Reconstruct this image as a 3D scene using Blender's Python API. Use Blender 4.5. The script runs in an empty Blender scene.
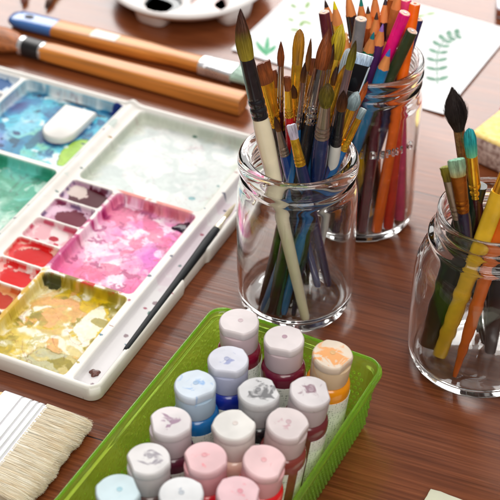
import bpy, bmesh, math, random
import numpy as np
from mathutils import Vector, Matrix
random.seed(7); rng = np.random.default_rng(7)
S = bpy.context.scene
COL = S.collection
R = math.radians

# ------------------------------------------------------------------ camera
PITCH, CAM_H, FPX = R(39), .762, 1500.0
cam_d = bpy.data.cameras.new('camera'); cam = bpy.data.objects.new('camera', cam_d); COL.objects.link(cam)
cam.location = (0, 0, CAM_H); cam.rotation_euler = (R(90) - PITCH, 0, 0)
cam_d.sensor_width = 36; cam_d.lens = FPX / 500 * 36; cam_d.clip_start = .02; cam_d.clip_end = 50
cam_d.dof.use_dof = True; cam_d.dof.focus_distance = 1.04; cam_d.dof.aperture_fstop = 11.5
S.camera = cam
_s, _c = math.sin(PITCH), math.cos(PITCH)

def P(px, py, z=0.0):
    """table-plane survey: the spot at height z seen at photo pixel (px, py)"""
    a, b = (px - 250) / FPX, (250 - py) / FPX
    t = (CAM_H - z) / (_s - b * _c)
    return Vector((a * t, t * (_c + b * _s), z))

def PD(px, py, Y):
    a, b = (px - 250) / FPX, (250 - py) / FPX
    t = Y / (_c + b * _s)
    return Vector((a * t, Y, CAM_H + t * (-_s + b * _c)))

# ------------------------------------------------------------------ helpers
def lin(c):
    def f(v):
        v = v / 255
        return v / 12.92 if v <= .04045 else ((v + .055) / 1.055) ** 2.4
    return tuple(f(v) for v in c[:3]) + (1.0,)

def tag(o, label=None, cat=None, group=None, kind=None):
    if label: o['label'] = label
    if cat: o['category'] = cat
    if group: o['group'] = group
    if kind: o['kind'] = kind
    return o

def empty(name, label, cat, loc=(0, 0, 0), group=None, mat=None):
    o = bpy.data.objects.new(name, None); COL.objects.link(o)
    o.empty_display_size = .01
    if mat is not None: o.matrix_world = mat
    else: o.location = loc
    return tag(o, label, cat, group)

def mesh(name, V, F, m, parent=None, smooth=True, ang=40):
    me = bpy.data.meshes.new(name)
    me.from_pydata([tuple(v) for v in V], [], [tuple(f) for f in F])
    me.validate()
    if smooth:
        me.polygons.foreach_set('use_smooth', [True] * len(me.polygons))
        me.set_sharp_from_angle(angle=R(ang))
    me.materials.append(m)
    o = bpy.data.objects.new(name, me); COL.objects.link(o)
    if parent is not None: o.parent = parent
    return o

def join(*parts):
    V, F = [], []
    for v, f in parts:
        k = len(V); V += list(v); F += [tuple(i + k for i in q) for q in f]
    return V, F

def xf(vf, M):
    return [M @ Vector(v) for v in vf[0]], vf[1]

def rings(rs, cap0=True, cap1=True):
    """loft a list of equal-length closed rings"""
    n = len(rs[0]); V = [p for r in rs for p in r]; F = []
    for k in range(len(rs) - 1):
        for i in range(n):
            j = (i + 1) % n
            F.append((k * n + i, k * n + j, (k + 1) * n + j, (k + 1) * n + i))
    if cap0: F.append(tuple(reversed(range(n))))
    if cap1: F.append(tuple(range((len(rs) - 1) * n, len(rs) * n)))
    return V, F

def sup(rx, ry, z, n=32, e=2.0, cx=0, cy=0):
    out = []
    for i in range(n):
        a = 2 * math.pi * i / n
        c, s = math.cos(a), math.sin(a)
        out.append((cx + rx * math.copysign(abs(c) ** (2 / e), c), cy + ry * math.copysign(abs(s) ** (2 / e), s), z))
    return out

def loft(secs, n=32):
    """secs: (z, rx, ry, exponent)"""
    return rings([sup(s[1], s[2], s[0], n, s[3] if len(s) > 3 else 2.0) for s in secs])

def catmull(pts, k=5):
    out = []
    n = len(pts)
    for i in range(n - 1):
        p0, p1, p2, p3 = pts[max(i - 1, 0)], pts[i], pts[i + 1], pts[min(i + 2, n - 1)]
        for j in range(k):
            t = j / k
            out.append(tuple(.5 * ((2 * b) + (-a + c) * t + (2 * a - 5 * b + 4 * c - d) * t * t + (-a + 3 * b - 3 * c + d) * t ** 3)
                             for a, b, c, d in zip(p0, p1, p2, p3)))
    out.append(tuple(pts[-1]))
    return out

def lathe(prof, n=64, k=0):
    """closed solid of revolution; profile starts and ends on the axis"""
    if k: prof = catmull(prof, k)
    V, F = [], []
    idx = []
    for r, z in prof:
        if r < 1e-6:
            idx.append([len(V)] * n); V.append((0, 0, z))
        else:
            idx.append(list(range(len(V), len(V) + n)))
            V += [(r * math.cos(2 * math.pi * i / n), r * math.sin(2 * math.pi * i / n), z) for i in range(n)]
    for a, b in zip(idx[:-1], idx[1:]):
        for i in range(n):
            j = (i + 1) % n
            q = []
            for x in (a[i], a[j], b[j], b[i]):
                if x not in q: q.append(x)
            if len(q) > 2: F.append(tuple(q))
    return V, F

def rrect(x0, x1, y0, y1, r, z, k=6):
    out = []
    for cx, cy, a0 in ((x1 - r, y1 - r, 0), (x0 + r, y1 - r, 90), (x0 + r, y0 + r, 180), (x1 - r, y0 + r, 270)):
        for i in range(k + 1):
            a = R(a0 + 90 * i / k)
            out.append((cx + r * math.cos(a), cy + r * math.sin(a), z))
    return out

def slab(x0, x1, y0, y1, z0, z1, r, e=.0008):
    """rounded-rectangle slab with eased edges"""
    return rings([rrect(x0 + e, x1 - e, y0 + e, y1 - e, r, z0), rrect(x0, x1, y0, y1, r, z0 + e),
                  rrect(x0, x1, y0, y1, r, z1 - e), rrect(x0 + e * .3, x1 - e * .3, y0 + e * .3, y1 - e * .3, r, z1 - e * .3),
                  rrect(x0 + e, x1 - e, y0 + e, y1 - e, r, z1)])

def sweep(pts, rads, n=20, flat=1.0):
    """tube along a polyline"""
    pts = [Vector(p) for p in pts]; rs = []
    for i, p in enumerate(pts):
        d = (pts[min(i + 1, len(pts) - 1)] - pts[max(i - 1, 0)]).normalized()
        x = d.cross(Vector((0, 0, 1)))
        if x.length < 1e-4: x = Vector((1, 0, 0))
        x.normalize(); y = x.cross(d)
        rs.append([p + x * rads[i] * math.cos(2 * math.pi * q / n) + y * rads[i] * flat * math.sin(2 * math.pi * q / n) for q in range(n)])
    return rings(rs)

# ------------------------------------------------------------------ materials
def new_mat(name):
    m = bpy.data.materials.new(name); m.use_nodes = True
    nt = m.node_tree
    return m, nt, nt.nodes['Principled BSDF'], nt.nodes, nt.links

def ramp(nodes, stops, interp='LINEAR'):
    n = nodes.new('ShaderNodeValToRGB'); cr = n.color_ramp; cr.interpolation = interp
    while len(cr.elements) < len(stops): cr.elements.new(.5)
    for e, (p, c) in zip(cr.elements, stops): e.position = p; e.color = c
    return n

def plain(name, col, rough=.4, metal=0, trans=0, ior=1.46, var=.12, vscale=60, bump=.0, bscale=300, sss=0, coat=0, stretch=None, spec=.5):
    m, nt, b, N, L = new_mat(name)
    tc = N.new('ShaderNodeTexCoord'); mp = N.new('ShaderNodeMapping')
    L.new(tc.outputs['Object'], mp.inputs['Vector'])
    if stretch: mp.inputs['Scale'].default_value = stretch
    nz = N.new('ShaderNodeTexNoise'); nz.inputs['Scale'].default_value = vscale; nz.inputs['Detail'].default_value = 5
    L.new(mp.outputs[0], nz.inputs['Vector'])
    c = lin(col)
    lo = tuple(v * (1 - var) for v in c[:3]) + (1,); hi = tuple(min(1, v * (1 + var)) for v in c[:3]) + (1,)
    rp = ramp(N, [(.3, lo), (.7, hi)])
    L.new(nz.outputs['Fac'], rp.inputs['Fac']); L.new(rp.outputs['Color'], b.inputs['Base Color'])
    rr = N.new('ShaderNodeMapRange'); rr.inputs['To Min'].default_value = rough * .8; rr.inputs['To Max'].default_value = min(1, rough * 1.25)
    L.new(nz.outputs['Fac'], rr.inputs['Value']); L.new(rr.outputs[0], b.inputs['Roughness'])
    b.inputs['Metallic'].default_value = metal; b.inputs['IOR'].default_value = ior
    b.inputs['Transmission Weight'].default_value = trans
    b.inputs['Specular IOR Level'].default_value = spec
    if sss:
        b.inputs['Subsurface Weight'].default_value = sss
        b.inputs['Subsurface Radius'].default_value = (1, .8, .7); b.inputs['Subsurface Scale'].default_value = .004
    if coat: b.inputs['Coat Weight'].default_value = coat; b.inputs['Coat Roughness'].default_value = .08
    if bump:
        n2 = N.new('ShaderNodeTexNoise'); n2.inputs['Scale'].default_value = bscale; n2.inputs['Detail'].default_value = 3
        L.new(mp.outputs[0], n2.inputs['Vector'])
        bp = N.new('ShaderNodeBump'); bp.inputs['Strength'].default_value = bump; bp.inputs['Distance'].default_value = .001
        L.new(n2.outputs['Fac'], bp.inputs['Height']); L.new(bp.outputs['Normal'], b.inputs['Normal'])
    return m

def hair_mat(name, stops, rough=.5, contrast=.35, sc=900):
    """bristles: colour runs from root to tip (Generated Z), with fine strands along the length"""
    m, nt, b, N, L = new_mat(name)
    tc = N.new('ShaderNodeTexCoord'); sep = N.new('ShaderNodeSeparateXYZ'); L.new(tc.outputs['Generated'], sep.inputs[0])
    mp = N.new('ShaderNodeMapping'); mp.inputs['Scale'].default_value = (1, 1, .035); L.new(tc.outputs['Object'], mp.inputs['Vector'])
    nz = N.new('ShaderNodeTexNoise'); nz.inputs['Scale'].default_value = sc; nz.inputs['Detail'].default_value = 3
    L.new(mp.outputs[0], nz.inputs['Vector'])
    ad = N.new('ShaderNodeMath'); ad.operation = 'MULTIPLY_ADD'; ad.inputs[1].default_value = .22; 
    sub = N.new('ShaderNodeMath'); sub.operation = 'SUBTRACT'; sub.inputs[1].default_value = .11
    L.new(nz.outputs['Fac'], ad.inputs[0]); L.new(sep.outputs['Z'], ad.inputs[2]); L.new(ad.outputs[0], sub.inputs[0])
    rp = ramp(N, [(p, lin(c)) for p, c in stops]); L.new(sub.outputs[0], rp.inputs['Fac'])
    mx = N.new('ShaderNodeMix'); mx.data_type = 'RGBA'; mx.blend_type = 'MULTIPLY'
    r2 = ramp(N, [(.35, (1 - contrast,) * 3 + (1,)), (.65, (1 + contrast * .6,) * 3 + (1,))]); L.new(nz.outputs['Fac'], r2.inputs['Fac'])
    mx.inputs['Factor'].default_value = 1; L.new(rp.outputs['Color'], mx.inputs['A']); L.new(r2.outputs['Color'], mx.inputs['B'])
    L.new(mx.outputs['Result'], b.inputs['Base Color']); b.inputs['Roughness'].default_value = rough
    bp = N.new('ShaderNodeBump'); bp.inputs['Strength'].default_value = .6; bp.inputs['Distance'].default_value = .0006
    L.new(nz.outputs['Fac'], bp.inputs['Height']); L.new(bp.outputs['Normal'], b.inputs['Normal'])
    return m

def glass_mat(name, tint=(1, 1, 1, 1), rough=0.0, bump=.12):
    m, nt, b, N, L = new_mat(name)
    b.inputs['Base Color'].default_value = tint; b.inputs['Roughness'].default_value = rough
    b.inputs['IOR'].default_value = 1.47; b.inputs['Transmission Weight'].default_value = 1
    tc = N.new('ShaderNodeTexCoord'); nz = N.new('ShaderNodeTexNoise'); nz.inputs['Scale'].default_value = 38; nz.inputs['Detail'].default_value = 1
    mp = N.new('ShaderNodeMapping'); mp.inputs['Scale'].default_value = (1, 1, .35)
    L.new(tc.outputs['Object'], mp.inputs[0]); L.new(mp.outputs[0], nz.inputs['Vector'])
    n2 = N.new('ShaderNodeTexNoise'); n2.inputs['Scale'].default_value = 46; n2.inputs['Detail'].default_value = 6; n2.inputs['Roughness'].default_value = .7; L.new(tc.outputs['Object'], n2.inputs['Vector'])
    r2 = ramp(N, [(.50, (0, 0, 0, 1)), (.72, (.16, .16, .16, 1))]); L.new(n2.outputs['Fac'], r2.inputs[0]); L.new(r2.outputs[0], b.inputs['Roughness'])
    bp = N.new('ShaderNodeBump'); bp.inputs['Strength'].default_value = bump; bp.inputs['Distance'].default_value = .004
    L.new(nz.outputs['Fac'], bp.inputs['Height']); L.new(bp.outputs['Normal'], b.inputs['Normal'])
    return m

_cache = {}
def cm(kind, *a, **k):
    key = (kind, a, tuple(sorted(k.items())))
    if key not in _cache: _cache[key] = {'plain': plain, 'hair': hair_mat}[kind](*a, **k)
    return _cache[key]

GOLD = plain('gold_ferrule', (255, 190, 60), .20, metal=.82, var=.2, vscale=200)
SILV = plain('silver_ferrule', (215, 210, 208), .14, metal=1, var=.12, vscale=150)
TAUP = plain('taupe_ferrule', (165, 150, 138), .3, metal=.8, var=.12, vscale=150)
BLACKF = plain('black_ferrule', (30, 30, 34), .25, var=.3, vscale=200, coat=.5)
STEEL = plain('steel_ferrule', (225, 225, 228), .28, metal=.75, var=.06, vscale=120)
LEADM = plain('wood_cut_end', (225, 190, 170), .7, var=.15, vscale=500)
WOODT = plain('cedar_wood', (222, 140, 78), .6, var=.2, vscale=300, stretch=(1, 1, .1))
GLASS = glass_mat('clear_glass', (.985, .99, .985, 1))
def paint(col, rough=.25): return cm('plain', 'lacquer_%d_%d_%d' % col, col, rough, var=.15, vscale=120, coat=.6)

# ------------------------------------------------------------------ table
GA = R(158)                                   # the grain runs this way
def wood_mat():
    m, nt, b, N, L = new_mat('dark_wood')
    tc = N.new('ShaderNodeTexCoord')
    def noise(scale, det, sx, sy, dist=0.0):
        mp = N.new('ShaderNodeMapping'); mp.inputs['Scale'].default_value = (sx, sy, 1); L.new(tc.outputs['Object'], mp.inputs[0])
        n = N.new('ShaderNodeTexNoise'); n.inputs['Scale'].default_value = scale; n.inputs['Detail'].default_value = det
        n.inputs['Distortion'].default_value = dist; n.inputs['Roughness'].default_value = .62
        L.new(mp.outputs[0], n.inputs['Vector']); return n
    big = noise(14, 5, .12, 1, .6); fine = noise(420, 6, .025, 1); mid = noise(90, 5, .05, 1, .3)
    sep = N.new('ShaderNodeSeparateXYZ'); L.new(tc.outputs['Object'], sep.inputs[0])
    def mth(op, a, b_=None, c_=None):
        n = N.new('ShaderNodeMath'); n.operation = op
        for i, v in enumerate((a, b_, c_)):
            if v is None: continue
            if isinstance(v, (int, float)): n.inputs[i].default_value = v
            else: L.new(v, n.inputs[i])
        return n.outputs[0]
    W = .36
    y = mth('MULTIPLY_ADD', sep.outputs['Y'], 1 / W, .99817 / W + 20)
    fr = mth('FRACT', y); pid = mth('FLOOR', y)
    wn = N.new('ShaderNodeTexWhiteNoise'); wn.noise_dimensions = '1D'; L.new(pid, wn.inputs['W'])
    seam = mth('MINIMUM', fr, mth('SUBTRACT', 1, fr))
    line = mth('LESS_THAN', seam, .0018)
    f = mth('ADD', mth('MULTIPLY', big.outputs['Fac'], .42), mth('ADD', mth('MULTIPLY', mid.outputs['Fac'], .38), mth('MULTIPLY', fine.outputs['Fac'], .62)))
    f = mth('ADD', f, mth('MULTIPLY_ADD', wn.outputs['Value'], .10, -.09))
    rp = ramp(N, [(.40, lin((62, 27, 13))), (.60, lin((104, 53, 28))), (.78, lin((132, 72, 39))), (1.0, lin((164, 102, 64)))])
    L.new(f, rp.inputs['Fac'])
    mx = N.new('ShaderNodeMix'); mx.data_type = 'RGBA'; L.new(line, mx.inputs['Factor']); L.new(rp.outputs['Color'], mx.inputs['A'])
    mx.inputs['B'].default_value = lin((38, 14, 8)); L.new(mx.outputs['Result'], b.inputs['Base Color'])
    rr = N.new('ShaderNodeMapRange'); rr.inputs['To Min'].default_value = .17; rr.inputs['To Max'].default_value = .30
    L.new(mid.outputs['Fac'], rr.inputs['Value']); L.new(rr.outputs[0], b.inputs['Roughness'])
    bp = N.new('ShaderNodeBump'); bp.inputs['Strength'].default_value = .12; bp.inputs['Distance'].default_value = .0008
    hh = mth('SUBTRACT', mth('ADD', fine.outputs['Fac'], mid.outputs['Fac']), mth('MULTIPLY', line, 1.5))
    L.new(hh, bp.inputs['Height']); L.new(bp.outputs['Normal'], b.inputs['Normal'])
    b.inputs['Specular IOR Level'].default_value = .62
    return m
tb = mesh('table_top', *slab(-2.2, 2.2, -2.4, .55, -.035, 0, .05, .003), wood_mat())
tb.rotation_euler = (0, 0, GA); tag(tb, kind='structure')

# ------------------------------------------------------------------ noise for the dried paint
def vnoise(x, y, seed):
    xi, yi = np.floor(x).astype(np.int64), np.floor(y).astype(np.int64)
    fx, fy = x - xi, y - yi
    fx, fy = fx * fx * fx * (fx * (fx * 6 - 15) + 10), fy * fy * fy * (fy * (fy * 6 - 15) + 10)
    def h(a, b):
        n = (a * 374761393 + b * 668265263 + seed * 974634777) & 0xffffffff
        n = ((n ^ (n >> 13)) * 1274126177) & 0xffffffff
        return ((n ^ (n >> 16)) & 0xffff) / 65535.0
    return (h(xi, yi) * (1 - fx) + h(xi + 1, yi) * fx) * (1 - fy) + (h(xi, yi + 1) * (1 - fx) + h(xi + 1, yi + 1) * fx) * fy

def fbm(x, y, sc, seed, o=5, warp=0.0):
    if warp:
        wx = fbm(x, y, sc * .8, seed + 50, 3) - .5; wy = fbm(x, y, sc * .8, seed + 90, 3) - .5
        x = x + wx * warp / sc; y = y + wy * warp / sc
    r = np.zeros_like(x); a, tot = 1.0, 0.0
    for k in range(o):
        r += a * vnoise(x * sc * 2 ** k + 17.3 * k, y * sc * 2 ** k + 5.1 * k, seed + k); tot += a; a *= .55
    return r / tot

def sst(e0, e1, x):
    t = np.clip((x - e0) / (e1 - e0), 0, 1); return t * t * (3 - 2 * t)

# ------------------------------------------------------------------ big white palette
PO = P(97.6, 406); PA = R(64.3)
PM = Matrix.Translation(PO) @ Matrix.Rotation(PA, 4, 'Z')      # local x = u (away), local y = v (left)
UL, VL = .3365, .318
ZT, ZR, ZF = .0128, .0148, .0042
wells = dict(trough=(.0038, .3327, .0035, .0238, .005), yellow=(.0045, .1005, .0300, .1045, .005), pink=(.1040, .2145, .0300, .1045, .005),
             white=(.2182, .330, .0300, .1462, .006), blue=(.2235, .330, .164, .2675, .006), teal=(.107, .2185, .164, .2675, .006), lowleft=(.0045, .102, .164, .2675, .006))
ub = [.2150, .1860, .1578, .1296, .1018, .0738, .0458, .0178]
for i in range(7): wells['pan%d' % i] = (ub[i + 1] + .0011, ub[i] - .0011, .1078, .1466, .003)
for i in range(11):
    wells['side%d' % i] = (.330 - .0295 * (i + 1) + .0012, .330 - .0295 * i - .0012, .2715, .314, .003)

def build_palette():
    root = empty('paint_palette', 'large white plastic paint palette with wells of dried red, pink, yellow and blue paint', 'palette', mat=PM)
    d = .00075
    nu, nv = int(UL / d) + 1, int(VL / d) + 1
    u1 = np.linspace(0, UL, nu); v1 = np.linspace(0, VL, nv)
    U, Vv = np.meshgrid(u1, v1, indexing='ij')
    def sdf(b):
        u0, ua, v0, va, r = b
        qx = np.abs(U - (u0 + ua) / 2) - (ua - u0) / 2 + r; qy = np.abs(Vv - (v0 + va) / 2) - (va - v0) / 2 + r
        return np.minimum(np.maximum(qx, qy), 0) + np.hypot(np.maximum(qx, 0), np.maximum(qy, 0)) - r
    edge = -(np.maximum(np.maximum(np.abs(U - UL / 2) - UL / 2 + .008, np.abs(Vv - VL / 2) - VL / 2 + .008), 0))
    qx = np.maximum(np.abs(U - UL / 2) - UL / 2 + .009, 0); qy = np.maximum(np.abs(Vv - VL / 2) - VL / 2 + .009, 0)
    eo = .009 - np.hypot(qx, qy)                                      # distance in from the outer outline
    Z = ZT + (ZR - ZT) * (1 - sst(.0035, .0065, eo))
    Z += .0035 * np.exp(-((Vv - .1565) / .0048) ** 2) * sst(.003, .01, Vv)
    inside = {}
    for k, b in wells.items():
        s = sdf(b); inside[k] = s
        slope = .0026 if not k.startswith('pan') else .0016
        t = sst(0, 1, np.clip(-s / slope, 0, 1))
        zf = ZF
        if k.startswith('pan') or k.startswith('side'): zf = ZF + .0038 + .0022 * sst(b[2], b[3], Vv)
        Z = np.minimum(Z, np.where(s < 0, Z * (1 - t) + zf * t, Z))
    Z -= .0022 * (1 - np.sqrt(np.clip(1 - (1 - np.clip(eo / .0022, 0, 1)) ** 2, 0, 1)))   # eased outer edge
    # ---- dried paint, layer on layer
    C = np.empty(U.shape + (3,)); C[:] = (240, 237, 232)
    WET = np.zeros(U.shape)
    def lay(col, a):
        a = np.clip(a, 0, 1)[..., None]; C[:] = C * (1 - a) + np.array(col, float) * a
    def N(sc, seed, o=5, w=.8): return fbm(U, Vv, sc, seed, o, w)
    def inn(k, m=.0): return 1 - sst(-.0012 - m, .0006 - m, inside[k])
    def blob(u, v, ru, rv, seed, rough=.55, sc=140):
        q = np.hypot((U - u) / ru, (Vv - v) / rv) + (N(sc, seed, 4, .6) - .5) * 2 * rough
        return 1 - sst(.88, 1.0, q)
    def rim(m, col, w=1.0):                                         # pigment gathers at the edge of a dried wash
        lay(col, w * 4 * m * (1 - m))
    lay((220, 214, 208), .35 * sst(.5, .7, N(30, 5, 3)))
    def soft(sc, seed, c, w=.1, warp=1.2, o=3): return sst(c - w, c + w, fbm(U, Vv, sc, seed, o, warp))
    def near(u, v, r): return 1 - sst(0, r, np.hypot(U - u, Vv - v))
    def crisp(sc, seed, c, bias=0, w=.035, warp=1.8, o=5): return sst(c - w, c + w, fbm(U, Vv, sc, seed, o, warp) + bias) * (.45 + .55 * sst(.38, .58, fbm(U, Vv, 55, seed + 7, 3, .8)))
    # yellow well
    k = inn('yellow')
    lay((236, 231, 212), k)
    m1 = soft(30, 12, .5 ) * k; lay((232, 218, 168), m1 * .5)
    m2 = crisp(34, 13, .60, .34 * near(.078, .078, .045), .05) * k; lay((230, 180, 128), m2 * .95); rim(m2, (206, 150, 70), .5)
    m3 = crisp(40, 14, .645, .30 * near(.03, .098, .035) + .20 * near(.062, .095, .02) - .02, .03) * k; lay((226, 196, 44), m3 * .9); rim(m3, (176, 150, 20), .6)
    m4 = blob(.020, .050, .013, .026, 14, .5, 90) * k; lay((178, 176, 142), m4 * .85); rim(m4, (124, 114, 44), .8)
    m5 = crisp(52, 15, .525, -.12 * near(.08, .085, .03), .05) * k; lay((243, 239, 226), m5 * .95); rim(m5, (190, 166, 70), .45)
    m6 = crisp(85, 16, .635, .02) * k; lay((142, 130, 40), m6 * .85)
    m7 = blob(.066, .045, .022, .011, 18, .6, 80) * k; lay((243, 240, 230), m7 * .9); rim(m7, (180, 160, 60), .4)
    m8 = blob(.074, .040, .004, .010, 20, .5) * k; lay((150, 138, 70), m8 * .8)
    m9 = sst(-.0055, -.001, inside['yellow'] + (N(90, 17, 3) - .5) * .008) * k
    lay((142, 122, 36), m9 * sst(.086, .097, U) * .75 * soft(60, 44, .46, .1)); lay((224, 200, 110), m9 * .6 * soft(60, 45, .48, .1) * (1 - sst(.085, .097, U)))
    lay((70, 70, 40), blob(.098, .098, .006, .008, 19) * k)
    # pink well
    k = inn('pink')
    lay((241, 192, 216), k)
    lay((232, 146, 192), soft(22, 21, .5, .14) * k * .6)
    lay((205, 110, 192), np.clip(near(.165, .045, .05) * 1.2 * (.5 + soft(26, 22, .5, .15)), 0, 1) * k * .75)
    lay((246, 208, 226), soft(30, 23, .535, .10, 2.0, 5) * k * .85)
    m = crisp(44, 36, .645, .16 * near(.14, .082, .03), .04) * k; lay((248, 236, 240), m * .85); rim(m, (222, 130, 172), .25)
    lay((226, 110, 176), soft(30, 41, .58, .1, 1.2) * k * .45)
    lay((250, 240, 244), soft(60, 42, .60, .06, 1.6, 4) * k * .7)
    lay((238, 120, 164), soft(34, 26, .55, .08, 1.6) * k * .6 * (1 - sst(.12, .16, U)))
    m = sst(.60, .64, fbm(U, Vv, 60, 30, 4, 1.6)) * k; lay((220, 120, 150), m * .6)
    m = crisp(120, 31, .66) * k; lay((150, 70, 110), m * .6)
    m = sst(-.0075, -.0012, inside['pink'] + (N(60, 27, 3) - .5) * .010) * k
    lay((226, 150, 176), m * .5 * soft(40, 43, .5, .12)); lay((206, 84, 66), m * crisp(60, 28, .56, 0, .03) * sst(.2, .208, U) * .35)
    lay((150, 40, 100), m * soft(50, 29, .5, .06) * sst(.092, .1, Vv))
    # white well
    k = inn('white')
    lay((229, 231, 229), k)
    lay((212, 217, 215), soft(22, 31, .5, .14, 1.8) * k * .7)
    lay((241, 243, 240), soft(30, 32, .54, .07, 2.0, 4) * k * .85)
    lay((192, 202, 200), soft(40, 38, .58, .09, 2.2, 5) * k * .65)
    m = sst(-.012, -.002, inside['white'] + (N(60, 33, 3) - .5) * .014) * k; lay((196, 202, 184), m * .6)
    for (u, v, r, c) in ((.243, .05, .0022, (120, 164, 168)), (.268, .038, .0016, (110, 140, 140)), (.325, .09, .0022, (70, 104, 90))):
        lay(c, blob(u, v, r, r * 1.4, int(u * 1e4)) * k * .8)
    lay((206, 70, 60), soft(60, 37, .55, .04) * (1 - sst(.0008, .003, np.abs(U - .2163))) * sst(.03, .04, Vv) * (1 - sst(.10, .11, Vv)) * .5)
    # small pans
    pans = [((196, 170, 190), (74, 14, 34), .74), ((216, 180, 200), (104, 18, 54), .56), ((232, 212, 212), (176, 40, 70), .16), ((238, 190, 172), (204, 14, 24), .66),
            ((230, 212, 204), (212, 30, 28), .52), ((226, 160, 104), (184, 74, 34), .5), ((214, 150, 90), (130, 70, 24), .5)]
    for i, (bc, pc, amt) in enumerate(pans):
        k = inn('pan%d' % i); b = wells['pan%d' % i]; uc, vc = (b[0] + b[1]) / 2, (b[2] + b[3]) / 2
        lay(bc, k * .85)
        m = sst(.46, .6, N(90, 40 + i, 4, 1.2)) * k; lay(tuple(.5 * (x + y) for x, y in zip(bc, pc)), m * .45)
        m = blob(uc - .002, vc - .005 - .002 * (i == 0), .0095 * amt / .5, .0135 * amt / .5, 60 + i, .35) * k
        lay(pc, m); WET[:] = np.maximum(WET, m); rim(m, tuple(x * .6 for x in pc), .5)
        m = sst(.66, .69, N(120, 70 + i, 3, 1)) * k; lay(pc, m * .8)
        if i == 0:
            m = blob(uc + .003, vc + .009, .0085, .0085, 75) * k; lay((206, 192, 186), m)
        if i in (3,): 
            m = (1 - sst(.06, .22, np.abs(np.hypot((U - uc) / .0115, (Vv - vc) / .0165) - 1 + (N(120, 77) - .5) * .5))) * k; lay((214, 26, 40), m)
        e = sst(-.0035, -.0008, inside['pan%d' % i]) * k * sst(.52, .6, N(120, 80 + i)); lay((60, 40, 80) if i < 2 else pc, e * .7)
    # pigment carried over the small dividers beside the pink well
    m = (1 - sst(.001, .0035, np.abs(Vv - .1062))) * sst(.104, .11, U) * (1 - sst(.20, .215, U)); lay((176, 50, 110), m * sst(.4, .55, N(90, 91)) * .8)
    m = (1 - sst(.001, .003, np.abs(Vv - .1062))) * (1 - sst(.1, .105, U)); lay((206, 164, 50), m * sst(.36, .5, N(90, 92)) * .85)
    m = (1 - sst(.0008, .003, np.abs(U - .1023))) * sst(.034, .04, Vv) * (1 - sst(.1, .106, Vv)); lay((120, 96, 20), m * sst(.4, .52, N(100, 93)) * .85); lay((200, 50, 40), m * sst(.56, .6, N(90, 94)))
    # blue well
    k = inn('blue')
    lay((140, 200, 218), k)
    lay((92, 188, 210), soft(20, 101, .47, .09, 1.6) * k * .9)
    lay((140, 196, 156), np.clip(near(.25, .205, .045) * 1.6 * soft(24, 102, .45, .15), 0, 1) * k * .8)
    lay((236, 241, 242), soft(30, 103, .585, .07, 1.8, 5) * k * .9); lay((40, 120, 164), soft(34, 122, .55, .06, 1.8, 5) * k * .75)
    m = crisp(46, 104, .60, 0, .03, 1.4) * k; lay((24, 96, 134), m * .9)
    lay((180, 162, 214), np.clip(near(.238, .255, .03) * 1.5, 0, 1) * k * .8)
    lay((30, 60, 120), np.clip(near(.300, .262, .02) * 1.3 * soft(60, 120, .5, .1), 0, 1) * k)
    m = blob(.258, .1750, .024, .0105, 106, .35, 60) * k; lay((166, 198, 84), m * .95); rim(m, (60, 90, 50), .7)
    m = blob(.262, .214, .020, .006, 107) * k; lay((30, 96, 116), m * .8)
    for (u, v, r) in ((.303, .196, .004), (.310, .206, .0035), (.296, .21, .004), (.25, .23, .005), (.2305, .205, .004)): lay((20, 80, 104), blob(u, v, r, r * 1.5, int(u * 2e4)) * k * .85)
    rs3 = random.Random(8)
    for q in range(30): lay(rs3.choice([(24, 50, 90), (20, 80, 110), (30, 40, 70), (232, 238, 240), (40, 110, 120)]), blob(rs3.uniform(.228, .326), rs3.uniform(.168, .264), rs3.uniform(.0012, .004), rs3.uniform(.0015, .005), 400 + q, .6, 200) * k * .8)
    m = sst(-.008, -.001, inside['blue'] + (N(60, 109, 3) - .5) * .01) * k; lay((226, 230, 230), m * .75)
    q = np.hypot(np.maximum(np.abs(U - .2895) - .012, 0), Vv - .19925); m = (1 - sst(.0155, .0215, q + (N(70, 121, 3) - .5) * .012)) * k * (1 - sst(.300, .307, U)); lay((30, 70, 110), m * .85)
    # teal well
    k = inn('teal')
    g = sst(.11, .2, U + (N(30, 111) - .5) * .06)
    lay((206, 226, 210), k); lay((70, 156, 132), k * g * .9)
    lay((130, 204, 196), soft(24, 112, .5, .12, 1.6) * k * .8)
    lay((48, 130, 100), soft(30, 113, .55, .08, 1.6) * k * .7 * g)
    lay((238, 240, 232), soft(30, 114, .52, .08, 1.6) * k * (1 - g)); lay((30, 110, 84), soft(40, 117, .58, .06, 1.6, 5) * k * .5 * g); lay((232, 240, 232), soft(60, 118, .62, .05, 1.6, 4) * k * .6)
    lay((190, 206, 90), blob(.118, .176, .014, .012, 115) * k)
    k = inn('lowleft'); lay((222, 226, 214), k); lay((190, 200, 140), k * sst(.5, .6, N(40, 116)))
    for i in range(11):
        k = inn('side%d' % i); lay(((196, 210, 222), (206, 214, 222), (190, 206, 210))[i % 3], k * .8)
        b = wells['side%d' % i]; m = blob((b[0] + b[1]) / 2, .293, .010, .018, 130 + i) * k
        lay(((24, 92, 140), (34, 34, 66), (40, 110, 130), (60, 130, 110))[i % 4], m); WET[:] = np.maximum(WET, m)
    # trough and rim specks
    k = inn('trough'); lay((226, 224, 226), k * .8)
    for (u, v, r) in ((.10, .010, .003), (.112, .014, .002), (.07, .016, .002), (.060, .008, .0016), (.014, .012, .0018)):
        lay((130, 110, 116) if r < .0025 else (40, 80, 70), blob(u, v, r, r, int(u * 1e4) + 7) * k * .8)
    lay((214, 196, 206), k * .5 * sst(.5, .6, N(50, 140)) * sst(.08, .12, U))
    ridge = np.exp(-((Vv - .1565) / .0055) ** 2)
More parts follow.
